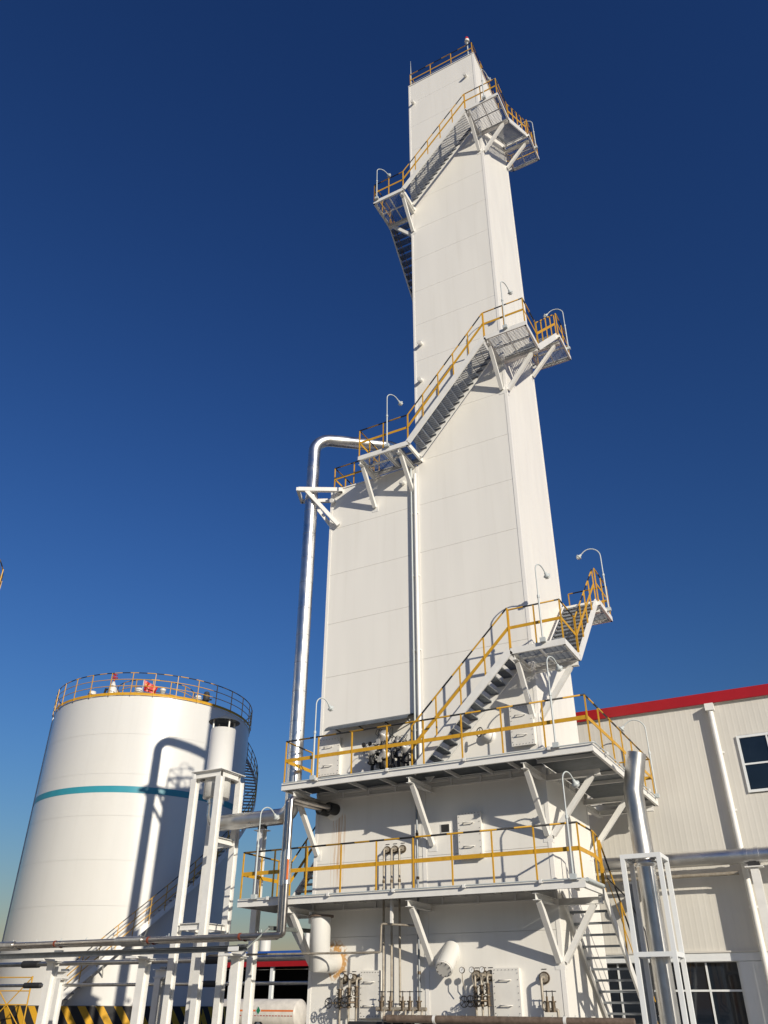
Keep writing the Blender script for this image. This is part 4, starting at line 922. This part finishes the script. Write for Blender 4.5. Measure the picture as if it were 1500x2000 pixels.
p = tank_pol(-57, TR-1.2, 16.2)
t = thing('flag', 'small red flag with yellow stars hanging on a short staff on the tank', 'flag', p)
MB().cyl(p-V((0, 0, .35)), p+V((0, 0, .95)), .025, 8).build('staff', 'lamp_grey', t)
nx, nz = 8, 6; vs, fs = [], []
for i in range(nx+1):
    for j in range(nz+1):
        u_ = i/nx; v2 = j/nz; drop = .62*u_; vs.append(p+V((.78*u_*.72, .78*u_*.72+.10*math.sin(u_*9+v2*2), .92-v2*.62*(1-.15*u_)-drop*.55*(1-v2*.35))))
fs = [(i*(nz+1)+j, (i+1)*(nz+1)+j, (i+1)*(nz+1)+j+1, i*(nz+1)+j+1) for i in range(nx) for j in range(nz)]
cl = MB().add(vs, fs, None, True).build('cloth', 'red_paint', t)
def star(c, R_):
    ex_, ez = V((.70, .70, -.1)).normalized(), V((0, 0, 1)); pts = [c+(ex_*math.sin(k*math.pi/5)+ez*math.cos(k*math.pi/5))*(R_ if k % 2 == 0 else R_*.4) for k in range(10)]
    MB().add([c]+pts, [(0, 1+k, 1+(k+1) % 10) for k in range(10)]).build('star', 'yellow', cl)
star(p+V((.17, .03, .62)), .09)
for k, (a_, b_) in enumerate(((.34, .70), (.40, .58), (.39, .46), (.33, .38))): star(p+V((a_*.72, a_*.72-.17, b_)), .03)

# yellow gate and crossed handrails at the tank foot
yg = thing('stair_gate', 'yellow tube railing and gate at the foot of the tank stair', 'railing', tank_pol(-75, TR+2.2, 0))
gp = [tank_pol(-112, TR+2.0, 0), tank_pol(-96, TR+2.3, 0), tank_pol(-84, TR+2.4, 0), tank_pol(-70, TR+2.3, 0)]
for z in (1.6, 2.1, 2.6): MB().tube([q_+V((0, 0, z)) for q_ in gp], .025, 6).build('tube_rail', 'yellow', yg)
for a_, b_ in zip(gp, gp[1:]):
    MB().tube([a_+V((0, 0, .6)), b_+V((0, 0, 2.6))], .022, 6).build('brace', 'yellow', yg); MB().tube([a_+V((0, 0, 2.6)), b_+V((0, 0, .6))], .022, 6).build('brace', 'yellow', yg)
for q_ in gp: MB().tube([q_, q_+V((0, 0, 2.65))], .03, 8).build('upright', 'yellow', yg)

# ------------------------------------------------------------------ open shed, road tanker, far tanks
SHY = 66.0
sh = thing('open_shed', 'open sided dark shed with a blue and red roof band', 'shed', (-46, SHY+6, 0))
x0, x1 = -62.0, -32.0
MB().box((x0, SHY-.05, 4.55), (x1, SHY+.3, 5.12)).build('red_band', 'clad_red', sh)
MB().box((x0, SHY-.15, 5.125), (x1, SHY+.4, 5.75)).build('blue_band', 'blue_roof', sh)
MB().box((x0, SHY+.31, 4.9), (x1, SHY+14, 5.1)).build('roof_deck', 'interior', sh)
MB().box((x0, SHY+13.7, 0), (x1, SHY+14, 4.88)).build('back_wall', 'interior', sh)
for sx in (x0, x1-.3): MB().box((sx, SHY+.4, 0), (sx+.3, SHY+13.6, 4.88)).build('end_wall', 'interior', sh)
for x in (-58, -52, -47.5, -43.4, -38, -33): MB().ibeam((x, SHY+.3, 0), (x, SHY+.3, 4.88), .3, .3, .03, (0, 1, 0)).build('column', 'frame_white', sh)
tk = thing('road_tanker', 'cream road tanker with an orange stripe and green diamond parked by the shed', 'truck', (-43.0, 60, 0))
ty = 60.0; ta, tb = -53.0, -40.1; tz, trr = 1.08, 1.0
MB().lathe((ta, ty, tz), [(0, -.22), (trr*.6, -.16), (trr*.95, -.02), (trr, .05), (trr, tb-ta-.05), (trr*.95, tb-ta+.02), (trr*.6, tb-ta+.16), (0, tb-ta+.22)], 32, True, (1, 0, 0)).build('barrel', 'truck_white', tk)
def skin(z0, z1, xa, xb, mtl, name, dr=.006, along=False):
    vs, al = [], []; n = 6
    for x in (xa, xb):
        for i in range(n+1): z = z0+(z1-z0)*i/n; y = ty-math.sqrt(max(0, (trr+dr)**2-(z-tz)**2)); vs.append((x, y, z)); al.append(x+100)
    return MB().add(vs, [(i, n+1+i, n+2+i, i+1) for i in range(n)], al, True).build(name, mtl, tk)
skin(tz+.16, tz+.28, ta+.05, tb-.05, 'orange', 'stripe'); skin(tz-.14, tz-.08, ta+.05, tb-.05, 'dash_red', 'dashed_line', .005)
dx_, dz_ = -43.35, tz+.22
MB().add([(dx_-.26, ty-trr-.02, dz_), (dx_, ty-trr-.02, dz_-.36), (dx_+.26, ty-trr-.02, dz_), (dx_, ty-trr-.02, dz_+.36)], [(0, 1, 2, 3)]).build('diamond_border', 'gauge_face', tk)
MB().add([(dx_-.20, ty-trr-.026, dz_), (dx_, ty-trr-.026, dz_-.28), (dx_+.20, ty-trr-.026, dz_), (dx_, ty-trr-.026, dz_+.28)], [(0, 1, 2, 3)]).build('green_diamond', 'green', tk)
def lettering(s, x, z, size, parent):
    cu = bpy.data.curves.new('lettering', 'FONT'); cu.body = s; cu.size = size; cu.extrude = .004; cu.shear = .3; cu.materials.append(MATS['ink'])
    o = bpy.data.objects.new('lettering', cu); col.objects.link(o); zz = z+size*.35
    y = ty-math.sqrt(trr**2-(zz-tz)**2)-.03
    bpy.context.view_layer.update(); me = bpy.data.meshes.new_from_object(o); bpy.data.objects.remove(o); o = bpy.data.objects.new('lettering', me); col.objects.link(o)
    place(o, (x, y, z), parent); o.rotation_euler = (math.radians(90)-math.asin((zz-tz)/trr), 0, 0)
lettering('HK', -49.3, tz+.38, .45, tk)
MB().box((ta+.3, ty-.5, .2), (tb-.2, ty+.5, .32)).build('chassis', 'dark_grey', tk)
for x in (-52.4, -51.2, -44.6, -43.4):
    for s in (-1, 1):
        w4 = MB().cyl((x, ty+s*.72-.14, .36), (x, ty+s*.72+.14, .36), .36, 24).build('wheel', 'dark', tk)
        MB().cyl((x, ty+s*.72-.15, .36), (x, ty+s*.72+.15, .36), .2, 18).build('rim', 'galv', w4)
MB().box((ta-2.4, ty-1.1, .5), (ta-.4, ty+1.1, 2.6)).build('cab', 'truck_white', tk)
MB().box((ta-2.1, ty-1.11, 1.55), (ta-.9, ty-1.102, 2.3)).build('cab_window', 'glass', tk)
def far_tank(label, px_l, px_r, py_top, Y):
    a_, b_ = onY(px_l, py_top, Y), onY(px_r, py_top, Y); c = V(((a_.x+b_.x)/2, Y, 0)); R_ = (b_.x-a_.x)/2*.82; zt = (a_.z+b_.z)/2
    t = thing('distant_tank', label, 'tank', c, 'distant white tanks')
    MB().lathe(c, [(R_, 0), (R_, zt-R_*.5)], 28).build('shell', 'tank_white', t)
    MB().lathe(c, [(R_, zt-R_*.5), (R_*.8, zt-R_*.2), (R_*.4, zt-.03), (0, zt)], 28).build('dome', 'tank_white', t)
far_tank('distant white vertical tank showing above the shed near the duct', 596, 606, 1819, 84)
far_tank('distant white vertical tank rising behind the shed roof by the columns', 508, 530, 1832, 84)
